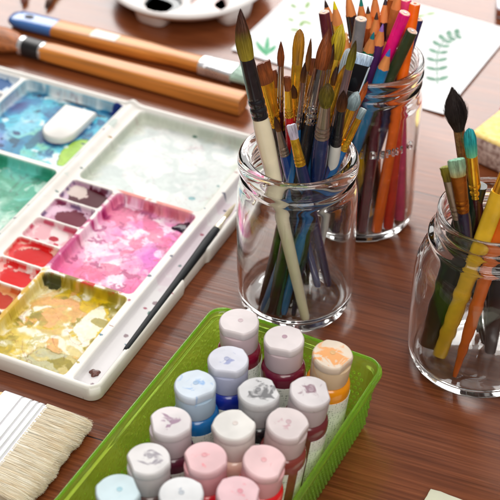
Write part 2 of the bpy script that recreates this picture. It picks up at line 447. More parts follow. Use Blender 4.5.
    lay((150, 176, 170), ridge * .45 * sst(.54, .62, N(60, 141, 4, 1.4)) * sst(.16, .22, U))
    lay((40, 60, 120), blob(.326, .170, .004, .007, 142)); lay((70, 80, 90), blob(.317, .185, .0016, .010, 143, .3)); lay((90, 100, 110), blob(.325, .21, .0015, .016, 144, .3))
    rs2 = random.Random(12)
    for q in range(46):
        u, v = rs2.uniform(.01, UL - .01), rs2.choice([.0265, .0285, .1062, .149, .1565, .161, .0045, .012, .018, .27]) + rs2.gauss(0, .0012)
        lay(rs2.choice([(90, 110, 110), (150, 70, 90), (70, 70, 90), (160, 140, 60), (120, 60, 50), (60, 100, 120)]), blob(u, v, rs2.uniform(.0006, .0018), rs2.uniform(.0008, .0022), 300 + q, .4, 260) * .75)
    wet = np.zeros(U.shape)
    for nm in ('yellow', 'pink', 'blue', 'teal', 'white'): wet = np.maximum(wet, inn(nm) * (.45 if nm == 'white' else 1))
    for sc_, sd_, lv in ((26, 501, .47), (34, 503, .55), (48, 505, .52)):       # thin lines left where a wash dried back
        f_ = fbm(U, Vv, sc_, sd_, 4, 1.6); C[:] *= (1 - .20 * wet * np.exp(-((f_ - lv) / .007) ** 2) * sst(.42, .56, fbm(U, Vv, 40, sd_ + 20, 3)))[..., None] ** np.array([.7, 1.1, 1.0])
    gr = fbm(U, Vv, 420, 507, 3) - .5
    C[:] *= (1 + .16 * wet * gr)[..., None]
    C = np.clip(C, 0, 255) / 255
    mx_ = C.max(-1, keepdims=True); C = (mx_ - (mx_ - C) * 1.28) * .925; C = np.clip(C, 0, 1)
    C = np.where(C <= .04045, C / 12.92, ((C + .055) / 1.055) ** 2.4)
    # ---- mesh: eased-corner height field with a skirt down to the table
    Uo, Vo = U.copy(), Vv.copy()
    cr = .009                                                          # round the four corners by sliding vertices in
    for su in (0, 1):
        for sv in (0, 1):
            cu, cv = (UL - cr if su else cr), (VL - cr if sv else cr)
            mk = ((U > cu) if su else (U < cu)) & ((Vv > cv) if sv else (Vv < cv))
            du, dv = (U - cu) / cr, (Vv - cv) / cr
            Uo = np.where(mk, cu + cr * du * np.sqrt(np.clip(1 - dv * dv / 2, 0, 1)), Uo)
            Vo = np.where(mk, cv + cr * dv * np.sqrt(np.clip(1 - du * du / 2, 0, 1)), Vo)
    st = sst(.134, .138, U) * (1 - sst(.175, .179, U)) * (1 - sst(.002, .0035, Vv))    # the thin stretch of outer wall
    Vo = Vo + st * .0022 * (1 - sst(0, .0035, Vv)); Z = Z - st * .0012
    zt = np.stack([Uo, Vo, Z], -1).reshape(-1, 3)
    idx = np.arange(nu * nv).reshape(nu, nv)
    F = np.stack([idx[:-1, :-1], idx[1:, :-1], idx[1:, 1:], idx[:-1, 1:]], -1).reshape(-1, 4)
    bd = np.concatenate([idx[:, 0], idx[-1, 1:], idx[-2::-1, -1], idx[0, -2:0:-1]])
    sk = []; nb = len(bd); base = nu * nv
    ctr = np.array([UL / 2, VL / 2])
    low = zt[bd].copy(); low[:, 2] = .0006
    mid_ = zt[bd].copy(); mid_[:, 2] = .006
    low[:, :2] += np.sign(ctr - low[:, :2]) * .0012 * (np.abs(low[:, :2] - ctr) > np.array([UL / 2 - .012, VL / 2 - .012]))
    allv = np.concatenate([zt, mid_, low])
    i0 = bd; i1 = base + np.arange(nb); i2 = base + nb + np.arange(nb)
    for a_, b_ in ((i0, i1), (i1, i2)):
        sk.append(np.stack([a_, np.roll(a_, -1), np.roll(b_, -1), b_], -1)[:, ::-1])
    F = np.concatenate([F] + sk)
    me = bpy.data.meshes.new('tray')
    me.vertices.add(len(allv)); me.vertices.foreach_set('co', allv.astype(np.float32).ravel())
    me.loops.add(F.size); me.loops.foreach_set('vertex_index', F.astype(np.int32).ravel())
    me.polygons.add(len(F)); me.polygons.foreach_set('loop_start', np.arange(0, F.size, 4, dtype=np.int32))
    me.update(calc_edges=True); me.validate()
    me.polygons.foreach_set('use_smooth', [True] * len(me.polygons))
    at = me.color_attributes.new('dried_paint', 'FLOAT_COLOR', 'POINT')
    full = np.ones((len(allv), 4), np.float32); full[:, :3] = lin((222, 219, 214))[:3]
    full[:base, :3] = C.reshape(-1, 3); full[:, 3] = 0; full[:base, 3] = WET.ravel()
    at.data.foreach_set('color', full.ravel())
    m, nt, b, NN, L = new_mat('palette_plastic')
    ca = NN.new('ShaderNodeVertexColor'); ca.layer_name = 'dried_paint'
    L.new(ca.outputs['Color'], b.inputs['Base Color'])
    rr = NN.new('ShaderNodeMapRange'); rr.inputs['To Min'].default_value = .5; rr.inputs['To Max'].default_value = .34; sl = NN.new('ShaderNodeMapRange'); sl.inputs['To Min'].default_value = .35; sl.inputs['To Max'].default_value = .12; L.new(ca.outputs['Alpha'], sl.inputs['Value']); L.new(sl.outputs[0], b.inputs['Specular IOR Level'])
    L.new(ca.outputs['Alpha'], rr.inputs['Value']); L.new(rr.outputs[0], b.inputs['Roughness'])
    tc = NN.new('ShaderNodeTexCoord'); nz = NN.new('ShaderNodeTexNoise'); nz.inputs['Scale'].default_value = 260; nz.inputs['Detail'].default_value = 4
    L.new(tc.outputs['Object'], nz.inputs['Vector']); bp = NN.new('ShaderNodeBump'); bp.inputs['Strength'].default_value = .15; bp.inputs['Distance'].default_value = .0006
    L.new(nz.outputs['Fac'], bp.inputs['Height']); L.new(bp.outputs['Normal'], b.inputs['Normal'])
    b.inputs['Subsurface Weight'].default_value = .0
    me.materials.append(m)
    tray = bpy.data.objects.new('tray', me); COL.objects.link(tray); tray.parent = root
    # raised tongue in the blue well
    WH = plain('palette_white', (212, 210, 205), .35, var=.04)
    def tongue(u0, u1, v0, v1, z0, z1, e):
        r = (v1 - v0) / 2 - .0005
        def ring(g, z):
            o = []
            for a in np.linspace(-90, 90, 13): o.append((u0 + r - (r - g) * math.cos(R(a)), (v0 + v1) / 2 + (r - g) * math.sin(R(a)), z))
            return o + [(u1 - g, v1 - g, z), (u1 - g, v0 + g, z)]
        return rings([ring(0, z0), ring(0, z1 - e), ring(e * .35, z1 - e * .3), ring(e, z1)])
    mesh('thumb_rest', *tongue(.2615, .3135, .1830, .2155, ZF - .001, .0104, .0020), WH, root, ang=60)
    # thick dried lumps
    def lump(name, u, v, ru, rv, h, col, seed, rough=.2):
        rs_ = random.Random(seed); n = 26; ph = [rs_.uniform(0, 6.28) for _ in range(3)]
        rs = []
        for q, (f, zz) in enumerate(((1, 0), (.93, .5), (.75, .85), (.4, 1.0), (.05, .95))):
            rs.append([(u + ru * f * (1 + .16 * math.sin(3 * a + ph[0]) + .12 * math.sin(5 * a + ph[1])) * math.cos(a),
                        v + rv * f * (1 + .16 * math.sin(3 * a + ph[0]) + .12 * math.sin(5 * a + ph[1])) * math.sin(a), ZF - .0004 + h * zz) for a in np.linspace(0, 2 * math.pi, n, endpoint=False)])
        return mesh(name, *rings(rs), plain('dried_%d_%d_%d' % col, col, rough, var=.35, vscale=400, bump=.5, bscale=600, coat=.3), root, ang=70)
    lump('dried_paint', .2035, .0385, .0058, .0078, .0022, (44, 20, 44), 3)['label'] = 'dark violet lump of dried paint in the pink well'
    lump('dried_paint', .2100, .0365, .0028, .0036, .0016, (50, 22, 40), 4)['label'] = 'small violet lump of dried paint in the pink well'
    lump('dried_paint', .0245, .0165, .0036, .0042, .0024, (84, 44, 34), 5, .4)['label'] = 'brown crumb of dried paint in the trough'
    return root
build_palette()

# ------------------------------------------------------------------ brushes
def frame(B, T, roll=0):
    B, T = Vector(B), Vector(T); z = (T - B).normalized()
    view = (Vector((0, 0, CAM_H)) - (B + T) / 2).normalized()
    x = view.cross(z).normalized() if abs(view.dot(z)) < .99 else Vector((1, 0, 0))
    y = z.cross(x)
    M = Matrix((x, y, z)).transposed().to_4x4(); M.translation = B
    return M @ Matrix.Rotation(R(roll), 4, 'Z')

def head(kind, t):
    if kind == 'round':   f = (1 + .22 * math.sin(math.pi * min(1, t * 1.15))) * max(0, 1 - t ** 2.4) ** .8; fd = f
    elif kind == 'mop':   f = (1 + 1.0 * math.sin(math.pi * min(1, t * 1.02)) ** 1.1) * max(0, 1 - t ** 3.2) ** .8; fd = f
    elif kind == 'oval':  f = (1 + .55 * math.sin(math.pi * t)) * max(0, 1 - t ** 3.5) ** .6; fd = f
    elif kind == 'filbert': f = (1 + .08 * math.sin(math.pi * t)) * max(0, 1 - t ** 6) ** .5; fd = f * (1 - .6 * t)
    elif kind == 'flat':  f = 1 + .06 * t; fd = 1 - .55 * t
    else: f = max(0, 1 - t) ** .85; fd = f
    return max(f, .03), max(fd, .04)

def bristle(kind, L, w, d, seed=1, bend=0.0, n=44, k=18, hairs=220, stray=1.0):
    V, F = bristle_core(kind, L, w, d, seed, bend, n, k)
    r2 = random.Random(seed * 31 + 5); o = []
    for _ in range(hairs):
        a = r2.uniform(0, 6.283); t0 = r2.uniform(0, .55); t1 = min(1.0, t0 + r2.uniform(.3, .6)); over = r2.uniform(.97, 1.07) if r2.random() < .3 else 1.0
        out = 1.0 + abs(r2.gauss(0, .06)) * stray; sw = r2.gauss(0, .12) * stray; pts = []
        fl = abs(r2.gauss(0, .00022)) * stray
        for q in range(6):
            u = q / 5; t = t0 + (t1 - t0) * u; f, fd = head(kind, t); aa = a + sw * u
            g = 1 + (out - 1) * u * u
            pts.append((w * f * g * math.cos(aa) + bend * t * t + fl * u * u * math.cos(aa), d * fd * g * math.sin(aa) + fl * u * u * math.sin(aa), L * t * (1 + (over - 1) * u * (t > .8))))
        o.append(pts)
    hv, hf = strands(o, max(.00010, min(.00017, w * .035)))
    return join((V, F), (hv, hf))

def bristle_core(kind, L, w, d, seed=1, bend=0.0, n=44, k=18):
    """hair head starting at z=0; w, d = half width / half depth at the root"""
    rs_ = random.Random(seed); jit = [rs_.uniform(-1, 1) for _ in range(n)]; jz = [rs_.uniform(-1, 1) for _ in range(n)]
    jit = [(jit[i] + jit[i - 1] * .6) for i in range(n)]
    rs = []
    for q in range(k + 1):
        t = q / k; ring = []
        if kind == 'round':   f = (1 + .22 * math.sin(math.pi * min(1, t * 1.15))) * (1 - t ** 2.4) ** .8; fd = f
        elif kind == 'mop':   f = (1 + 1.0 * math.sin(math.pi * min(1, t * 1.02)) ** 1.1) * (1 - t ** 3.2) ** .8; fd = f
        elif kind == 'oval':  f = (1 + .55 * math.sin(math.pi * t)) * (1 - t ** 3.5) ** .6; fd = f
        elif kind == 'filbert': f = (1 + .08 * math.sin(math.pi * t)) * (1 - t ** 6) ** .5; fd = f * (1 - .6 * t)
        elif kind == 'flat':  f = 1 + .06 * t; fd = 1 - .55 * t
        elif kind == 'point': f = (1 - t) ** .85; fd = f
        f = max(f, .03); fd = max(fd, .04)
        for i in range(n):
            a = 2 * math.pi * i / n; jj = 1 + .05 * jit[i] * (.3 + t)
            zz = L * t * (1 + (.03 * jz[i] if t > .5 else 0))
            ring.append((w * f * jj * math.cos(a) + bend * t * t, d * fd * jj * math.sin(a), zz))
        rs.append(ring)
    return rings(rs)

def strands(kind_pts, rad=.00012):
    """individual hairs as thin three-sided tapering tubes"""
    V, F = [], []
    for pts in kind_pts:
        k0 = len(V); m = len(pts)
        for q, p in enumerate(pts):
            r = rad * (1 - .7 * q / (m - 1))
            for i in range(3):
                a = 2.094 * i
                V.append((p[0] + r * math.cos(a), p[1] + r * math.sin(a), p[2]))
        for q in range(m - 1):
            for i in range(3):
                j = (i + 1) % 3
                F.append((k0 + q * 3 + i, k0 + q * 3 + j, k0 + q * 3 + 3 + j, k0 + q * 3 + 3 + i))
    return V, F

def brush(label, B, T, Lb, kind, w, d, hair, Lf, fer, hr, hcol, group=None, roll=0, fend=None, crimp=1, taper=.55, bend=0, seed=1, hstart=0.0, tipcol=None, mark=None, name='paintbrush'):
    """B handle end, T bristle tip; Lb bristles, Lf ferrule, hr handle radius under the ferrule"""
    B, T = Vector(B), Vector(T); Lt = (T - B).length
    root = empty(name, label, 'paintbrush', group=group, mat=frame(B, T, roll))
    z1 = Lt - Lb; z0 = z1 - Lf
    mesh('bristles', *xf(bristle(kind, Lb, w, d, seed, bend, hairs=600 if kind == 'mop' else 220, stray=2.2 if kind == 'mop' else 1.0), Matrix.Translation((0, 0, z1 - .0006))), hair, root, ang=80)
    fw, fd = fend or (hr, hr)
    secs = []
    for q in range(49):
        t = q / 48
        g = 0
        if crimp and .06 < t < .34: g = .05 - .13 * (0.5 + .5 * math.cos((t - .06) / .28 * 2 * math.pi * 2)) ** 3
        e = t
        secs.append((z0 + Lf * t, (fw * (1 - e) + w * 1.04 * e) * (1 + g), (fd * (1 - e) + d * 1.04 * e) * (1 + g), 2 + .6 * t * (abs(w - d) > .001)))
    mesh('ferrule', *loft(secs, 28), fer, root, ang=50)
    ph = []
    for t in (0, .004, .02, .1, .3, .55, .75, .88, .96, 1.0):
        k = taper + (1 - taper) * (t ** .8)
        bulge = 1 + .16 * math.exp(-((t - .86) / .12) ** 2)
        r = hr * k * bulge
        if t == 0: r *= .45
        if t == .004: r *= .85
        if t == 1: r = hr * .96
        ph.append((max(z0, .01) * t, r, r * (fd / fw if t > .9 else 1)))
    mesh('handle', *loft(ph, 24), hcol, root, ang=50)
    if mark:
        mm = z0 - mark[0]
        mesh('handle_band', *loft([(mm, hr * 1.12, hr * 1.12), (mm + mark[1], hr * 1.1, hr * 1.1)], 24), mark[2], root)
    return root

class Jar: pass
J1, J2, J3 = Jar(), Jar(), Jar()
J1.c = (.0347, .880); J1.zm = .137; J1.rm = .0335; J1.ri = .0395
J2.c = (.0930, .9875); J2.zm = .1525; J2.rm = .0340; J2.ri = .0375
J3.c = (.1675, .815); J3.zm = .137; J3.rm = .033; J3.ri = .047

def in_jar(J, tip, mouth, by=None, r=.0035, zb=.0085):
    """line of a thing standing in jar J: seen at pixel tip, crossing the mouth plane at pixel mouth"""
    Rm = P(mouth[0], mouth[1], J.zm); best = None
    v = Vector((Rm.x - J.c[0], Rm.y - J.c[1]))
    lim = J.rm - r
    if v.length > lim: v = v * (lim / v.length)
    Rm = Vector((J.c[0] + v.x, J.c[1] + v.y, J.zm))
    for k in range(-120, 121):
        Y = Rm.y + k * .001
        T = PD(tip[0], tip[1], Y)
        if T.z < J.zm + .004: continue
        d = T - Rm; B = Rm - d * ((Rm.z - zb) / d.z)
        rb = math.hypot(B.x - J.c[0], B.y - J.c[1])
        cost = max(0, rb - (J.ri - r)) * 40 + abs(B.y - (J.c[1] + (by if by is not None else (-.027 if tip[0] > mouth[0] + 6 else .008))))
        if best is None or cost < best[0]: best = (cost, T, B, rb)
    _, T, B, rb = best
    if rb > J.ri - r:                                  # the foot leans on the glass instead
        lo, hi = 0.0, 1.0
        for _ in range(40):
            m = (lo + hi) / 2; q = B.lerp(Rm, m)
            if math.hypot(q.x - J.c[0], q.y - J.c[1]) > J.ri - r: lo = m
            else: hi = m
        B = B.lerp(Rm, hi)
    return B, T

def foot_in(J, tip, foot, r=.004, zb=.0088, dy=0.0):
    """line of a thing in jar J: seen at pixel tip, standing on the jar floor at pixel foot"""
    B = P(foot[0], foot[1], zb); v = Vector((B.x - J.c[0], B.y - J.c[1])); lim = J.ri - r - .0005
    if v.length > lim: v *= lim / v.length
    B = Vector((J.c[0] + v.x, J.c[1] + v.y, zb)); best = None
    for k in range(-90, 91):
        T = PD(tip[0], tip[1], J.c[1] + k * .001)
        if T.z < J.zm + .004: continue
        M_ = B + (T - B) * ((J.zm - zb) / (T.z - zb)); d = math.hypot(M_.x - J.c[0], M_.y - J.c[1])
        cost = max(0, d - (J.rm - r)) * 50 + abs(M_.y - J.c[1] - dy)
        if best is None or cost < best[0]: best = (cost, T)
    return B, best[1]

H = lambda nm, *st, **k: cm('hair', nm, tuple(st), **k)
RED_SABLE = H('red_sable', (0, (120, 60, 26)), (.5, (150, 78, 34)), (1, (110, 52, 30)))
GOLDEN_HAIR = H('golden_synthetic', (0, (150, 100, 10)), (.6, (178, 122, 16)), (1, (150, 96, 14)))
OLIVE_HAIR = H('olive_hair', (0, (130, 122, 30)), (.6, (104, 92, 24)), (1, (70, 48, 20)))
MOP_HAIR = H('mop_hair', (0, (158, 142, 40)), (.42, (128, 112, 34)), (.6, (92, 56, 36)), (1, (62, 34, 32)))
GREY_HAIR = H('grey_blue_hair', (0, (110, 128, 132)), (.6, (150, 170, 176)), (1, (176, 192, 196)))
LILAC_HAIR = H('lilac_hair', (0, (200, 190, 210)), (1, (222, 220, 236)))
DARK_HAIR = H('dark_brown_hair', (0, (120, 74, 20)), (.4, (84, 46, 22)), (1, (44, 24, 20)))
BLACK_HAIR = H('black_hair', (0, (58, 46, 42)), (.5, (40, 32, 32)), (1, (54, 44, 42)))
TEAL_HAIR = H('teal_paint_hair', (0, (120, 200, 150)), (.5, (40, 170, 170)), (1, (50, 178, 190)))
GREEN_HAIR = H('pale_green_hair', (0, (190, 170, 90)), (.4, (190, 214, 180)), (1, (150, 204, 174)))
YOLIVE_HAIR = H('yellow_olive_hair', (0, (120, 104, 30)), (.6, (160, 148, 40)), (1, (150, 150, 60)))
PALE_HAIR = H('pale_blue_hair', (0, (170, 190, 200)), (1, (214, 226, 234)))
GA1 = 'paintbrushes standing in the wide front jar'

def jb(label, tip, mouth, Lb, kind, w, d, hair, Lf, fer, hr, hcol, by=None, foot=None, dy=0, **k):
    B, T = foot_in(J1, tip, foot, max(w, hr) * .9, .0095, dy) if foot else in_jar(J1, tip, mouth, by, max(w, hr) * .9, .0095)
    return brush(label, B, T, Lb, kind, w, d, hair, Lf, fer, hr, hcol, group=GA1, **k)

CREAM = plain('cream_lacquer', (232, 222, 192), .25, var=.06, vscale=60, coat=.5)
jb('large round mop brush with olive and brown hair, black ferrule and thick cream handle', (236, 10), (266, 150), .036, 'round', .0048, .0048, MOP_HAIR, .046, BLACKF, .0058, CREAM, foot=(306, 320), dy=-.020, taper=.56, crimp=1, seed=2, bend=-.003)
jb('flat brush with reddish brown hair and gold ferrule, half behind the cream handled mop', (263, 62), (279, 142), .017, 'flat', .0052, .0024, RED_SABLE, .036, GOLD, .0036, paint((40, 30, 34)), fend=(.0036, .0034), roll=25, seed=3)
jb('slim pointed brush with reddish hair and long silver ferrule, left of the golden filbert', (281, 41), (280, 139), .019, 'round', .0021, .0021, RED_SABLE, .036, SILV, .0026, paint((60, 20, 24)), seed=4)
jb('filbert brush with tall golden rounded bristles in a gold ferrule', (300, 29), (291, 141), .026, 'filbert', .0037, .0018, GOLDEN_HAIR, .046, GOLD, .0036, paint((40, 34, 36)), seed=5)
jb('red handled brush with gold ferrule and short brown hair', (287, 76), (291, 150), .012, 'flat', .0022, .0016, RED_SABLE, .022, GOLD, .0032, paint((190, 24, 34)), seed=6)
jb('thin liner brush with long brown hair and narrow silver ferrule', (311, 38), (299, 138), .024, 'round', .0018, .0018, H('liner_hair', (0, (150, 92, 30)), (1, (96, 56, 26))), .040, SILV, .0022, paint((30, 28, 40)), seed=7)
jb('long pointed red sable brush with wide silver ferrule and black handle', (329, 29), (303, 152), .029, 'round', .0044, .0044, RED_SABLE, .042, SILV, .0050, paint((28, 28, 32)), seed=8, foot=(272, 312), dy=.002, taper=.8)
jb('cat tongue brush with shiny yellow edged golden bristles behind the red sable brush', (342, 24), (318, 138), .026, 'oval', .0034, .0014, H('yellow_olive_edge', (0, (150, 120, 10)), (1, (200, 178, 30))), .03, GOLD, .0034, paint((60, 26, 24)), seed=9)
jb('small brown tipped brush with silver ferrule in front of the cat tongue brush', (334, 43), (313, 142), .019, 'round', .0020, .0020, DARK_HAIR, .040, SILV, .0023, paint((24, 24, 30)), seed=10)
jb('angled brush with pale bluish white bristles and yellow ferrule', (349, 48), (323, 138), .022, 'filbert', .0030, .0014, PALE_HAIR, .026, GOLD, .0036, paint((36, 100, 150)), seed=11, foot=(283, 313), dy=.010, taper=.85)
jb('round brush with dark tipped olive hair and slender mauve grey ferrule', (356, 40), (328, 143), .022, 'round', .0026, .0026, OLIVE_HAIR, .044, plain('mauve_ferrule', (170, 152, 160), .25, metal=.8), .0030, paint((32, 30, 40)), seed=12, foot=(290, 306), taper=.8)
jb('plump olive mop brush with taupe ferrule and navy blue handle', (328, 83), (319, 161), .021, 'oval', .0034, .0034, OLIVE_HAIR, .030, TAUP, .0054, paint((26, 44, 92)), seed=13, by=.016, taper=.6)
jb('amber ferruled flat brush with worn brown hair between the liner and the red sable brush', (316, 58), (304, 140), .013, 'flat', .0030, .0016, RED_SABLE, .034, GOLD, .0034, paint((24, 70, 60)), seed=71)
jb('gold ferruled pointed brush rising behind the plump olive mop', (337, 66), (324, 140), .014, 'round', .0024, .0024, DARK_HAIR, .034, GOLD, .0032, paint((26, 30, 60)), seed=72)
jb('gold ferruled flat brush with rusty hair just right of the cream handled mop', (272, 70), (283, 138), .014, 'flat', .0030, .0016, RED_SABLE, .034, GOLD, .0034, paint((24, 26, 34)), seed=73, taper=.8)
jb('slim brush with grey brown hair and silver ferrule behind the filbert', (305, 62), (296, 137), .015, 'round', .0018, .0018, DARK_HAIR, .036, SILV, .0028, paint((28, 90, 140)), seed=74, foot=(277, 308), taper=.8)
jb('brown haired round brush with black ferrule and white handle', (344, 90), (334, 157), .018, 'round', .0032, .0032, DARK_HAIR, .034, BLACKF, .0040, plain('white_lacquer', (225, 225, 218), .25, var=.06, coat=.5), seed=14, by=.02)
jb('gold ferruled brush with oval blue grey bristles by the jar rim', (358, 91), (340, 147), .015, 'oval', .0029, .0018, GREY_HAIR, .034, GOLD, .0032, paint((30, 44, 96)), seed=15, foot=(278, 302), taper=.8)
jb('blue handled brush with thin grey bristles and bright gold ferrule', (364, 108), (345, 152), .009, 'flat', .0022, .0014, GREY_HAIR, .027, GOLD, .0030, paint((24, 92, 150)), seed=16, foot=(266, 306), taper=.8)
jb('short red sable brush tip poking out beside the wide black flat brush', (368, 81), (343, 146), .015, 'round', .0022, .0022, H('rusty_hair', (0, (196, 96, 30)), (1, (140, 60, 26))), .03, SILV, .0026, paint((90, 110, 120)), seed=17)
jb('small dark tipped brush with grey ferrule and blue handle against the cream handle', (275, 116), (287, 160), .013, 'round', .0019, .0019, DARK_HAIR, .022, TAUP, .0036, paint((20, 60, 130)), seed=18, foot=(318, 285), taper=.8)
jb('short flat brush with lilac white bristles and amber ferrule at the front of the jar', (291, 124), (299, 160), .014, 'flat', .0030, .0016, LILAC_HAIR, .026, GOLD, .0040, paint((30, 40, 86)), fend=(.0040, .0028), seed=19, foot=(329, 284), dy=-.012, taper=.8)

jb('dark haired brush with silver ferrule and black handle half hidden behind red sable brush', (321, 50), None, .014, 'round', .0020, .0020, DARK_HAIR, .034, SILV, .0034, paint((24, 24, 28)), seed=75, foot=(262, 304), dy=.006, taper=.85)
jb('gold ferruled brush with amber hair and steel blue handle among the olive tipped ones', (346, 64), None, .014, 'round', .0024, .0024, GOLDEN_HAIR, .034, GOLD, .0036, paint((40, 92, 136)), seed=76, foot=(264, 310), dy=.004, taper=.85)
jb('gold ferruled brush with short dark hair standing behind the red handled one', (293, 84), None, .011, 'round', .0020, .0020, DARK_HAIR, .03, GOLD, .0032, paint((24, 32, 70)), seed=78, foot=(316, 282), dy=.012, taper=.85)

# the wide flat brush with the black window
B, T = in_jar(J1, (363, 54), (334, 146), None, .004)
r_ = empty('flat_brush', 'wide flat brush with ice blue bristle edge and glossy black ferrule with pale strips as edge highlights', 'paintbrush', group=GA1, mat=frame(B, T, 8))
Lt = (T - B).length
mesh('bristles', *xf(bristle('flat', .0085, .0070, .0022, 77), Matrix.Translation((0, 0, Lt - .0085))), H('ice_blue_hair', (0, (150, 176, 206)), (.6, (186, 208, 230)), (1, (206, 222, 236))), r_, ang=80)
mesh('ferrule', *loft([(Lt - .0285, .0052, .0024, 5), (Lt - .0275, .0056, .0027, 6), (Lt - .0085, .0070, .0026, 6), (Lt - .0075, .0070, .0024, 6)], 40), plain('polished_black_ferrule', (16, 15, 20), .16, var=.2, coat=.3), r_, ang=50)
for sx in (-1, 1):  # added pale strips stand in for highlights along the ferrule edges
    mesh('edge_highlight', *xf(loft([(0, .0007 + .0004 * (sx > 0), .0026, 4), (.0205, .0008 + .0005 * (sx > 0), .0026, 4)], 20), Matrix.Translation((sx * .0054, 0, Lt - .0285)) @ Matrix.Rotation(sx * .07, 4, 'Y')), plain('pale_highlight', (206, 222, 238), .2, metal=.2), r_)
mesh('collar', *loft([(Lt - .056, .0030, .0028, 2), (Lt - .034, .0036, .0028, 2), (Lt - .0310, .0052, .0028, 3), (Lt - .0280, .0056, .0028, 5)], 28), SILV, r_)
mesh('handle', *loft([(0, .0014, .0014), (.03, .002, .002), (Lt - .07, .0034, .0034), (Lt - .058, .003, .003)], 24), paint((70, 92, 104)), r_)

# ------------------------------------------------------------------ jars
def jar(name, label, J, prof_o, prof_i, n=96, rings_=()):
    root = empty(name, label, 'jar', (J.c[0], J.c[1], 0))
    g = mesh('glass', *lathe(catmull(prof_o, 5) + catmull(prof_i, 5), n), GLASS, root, ang=180)
    return root, g
j1, g1 = jar('glass_jar', 'wide mouth clear glass jar crammed with paintbrushes at the centre', J1,
    [(0, .0068), (.020, .0050), (.031, .0016), (.0365, .0004), (.0400, .0022), (.0425, .0066), (.0440, .014), (.0446, .03), (.0446, .06), (.0444, .095), (.0440, .106), (.0426, .1125), (.0408, .1160), (.0404, .1178),
     (.0420, .1195), (.0424, .1210), (.0420, .1225), (.0405, .1242), (.0410, .1258), (.0432, .1280), (.0440, .1310), (.0438, .1345), (.0426, .1375), (.0405, .1391), (.0375, .1392)],
    [(.0352, .1380), (.0340, .1350), (.0340, .1300), (.0352, .122), (.0380, .112), (.0402, .104), (.0410, .09), (.0411, .05), (.0410, .02), (.0400, .014), (.0360, .0090), (.022, .0098), (0, .0130)])
j2, g2 = jar('glass_jar', 'tall clear glass jar with embossed letters holding coloured pencils', J2,
    [(0, 0.0031), (0.0216, 0.0029), (0.0297, 0.0010), (0.0352, 0.0005), (0.0392, 0.0031), (0.0411, 0.0093), (0.0416, 0.0206), (0.0419, 0.0617), (0.0422, 0.1079), (0.0416, 0.1203), (0.0400, 0.1259), (0.0389, 0.1295), (0.0403, 0.1321), (0.0408, 0.1334), (0.0400, 0.1352),
     (0.0389, 0.1372), (0.0400, 0.1393), (0.0414, 0.1408), (0.0414, 0.1424), (0.0400, 0.1439), (0.0397, 0.1460), (0.0411, 0.1480), (0.0411, 0.1505), (0.0397, 0.1523), (0.0379, 0.1527)],
    [(0.0360, 0.1519), (0.0352, 0.1491), (0.0349, 0.1388), (0.0354, 0.1275), (0.0376, 0.1192), (0.0384, 0.1079), (0.0384, 0.0514), (0.0381, 0.0154), (0.0365, 0.0093), (0.0270, 0.0074), (0, 0.0070)])
j3, g3 = jar('glass_jar', 'clear glass jar with sloping shoulder at the right edge holding a few brushes', J3,
    [(0, .0075), (.024, .0054), (.036, .0016), (.0405, .0006), (.0465, .0030), (.0500, .009), (.0514, .018), (.0518, .04), (.0515, .072), (.0504, .088), (.0470, .100), (.0425, .1075), (.0416, .1100), (.0430, .1122), (.0440, .1140), (.0436, .1160),
     (.0412, .1176), (.0395, .1190), (.0390, .1215), (.0400, .1232), (.0404, .1245), (.0398, .1262), (.0386, .1275), (.0388, .1310), (.0393, .1345), (.0388, .1368), (.0374, .1376)],
    [(.0358, .1370), (.0350, .1340), (.0350, .120), (.0364, .113), (.0404, .105), (.0444, .097), (.0470, .085), (.0482, .06), (.0482, .02), (.0466, .0115), (.040, .0090), (.024, .0104), (0, .0140)])

# embossed letters on the pencil jar
def emboss(txt, J, Rj, zc, size, ang0, parent):
    cu = bpy.data.curves.new('t', 'FONT'); cu.body = txt; cu.size = size; cu.extrude = .0010; cu.bevel_depth = .00035; cu.align_x = 'CENTER'; cu.space_character = 1.35
    ob = bpy.data.objects.new('t', cu); COL.objects.link(ob); bpy.context.view_layer.update()
    me = bpy.data.meshes.new_from_object(ob.evaluated_get(bpy.context.evaluated_depsgraph_get()))
    bpy.data.objects.remove(ob)
    for v in me.vertices:
        a = ang0 + v.co.x / Rj; r = Rj + v.co.z * .9
        v.co = (r * math.cos(a), r * math.sin(a), zc + v.co.y)
    me.materials.clear(); me.materials.append(GLASS); me.name = 'embossed_letters'
    o = bpy.data.objects.new('embossed_letters', me); COL.objects.link(o); o.parent = parent
emboss('I DEFIN C', J2, .0425, .088, .0080, R(-70), j2)

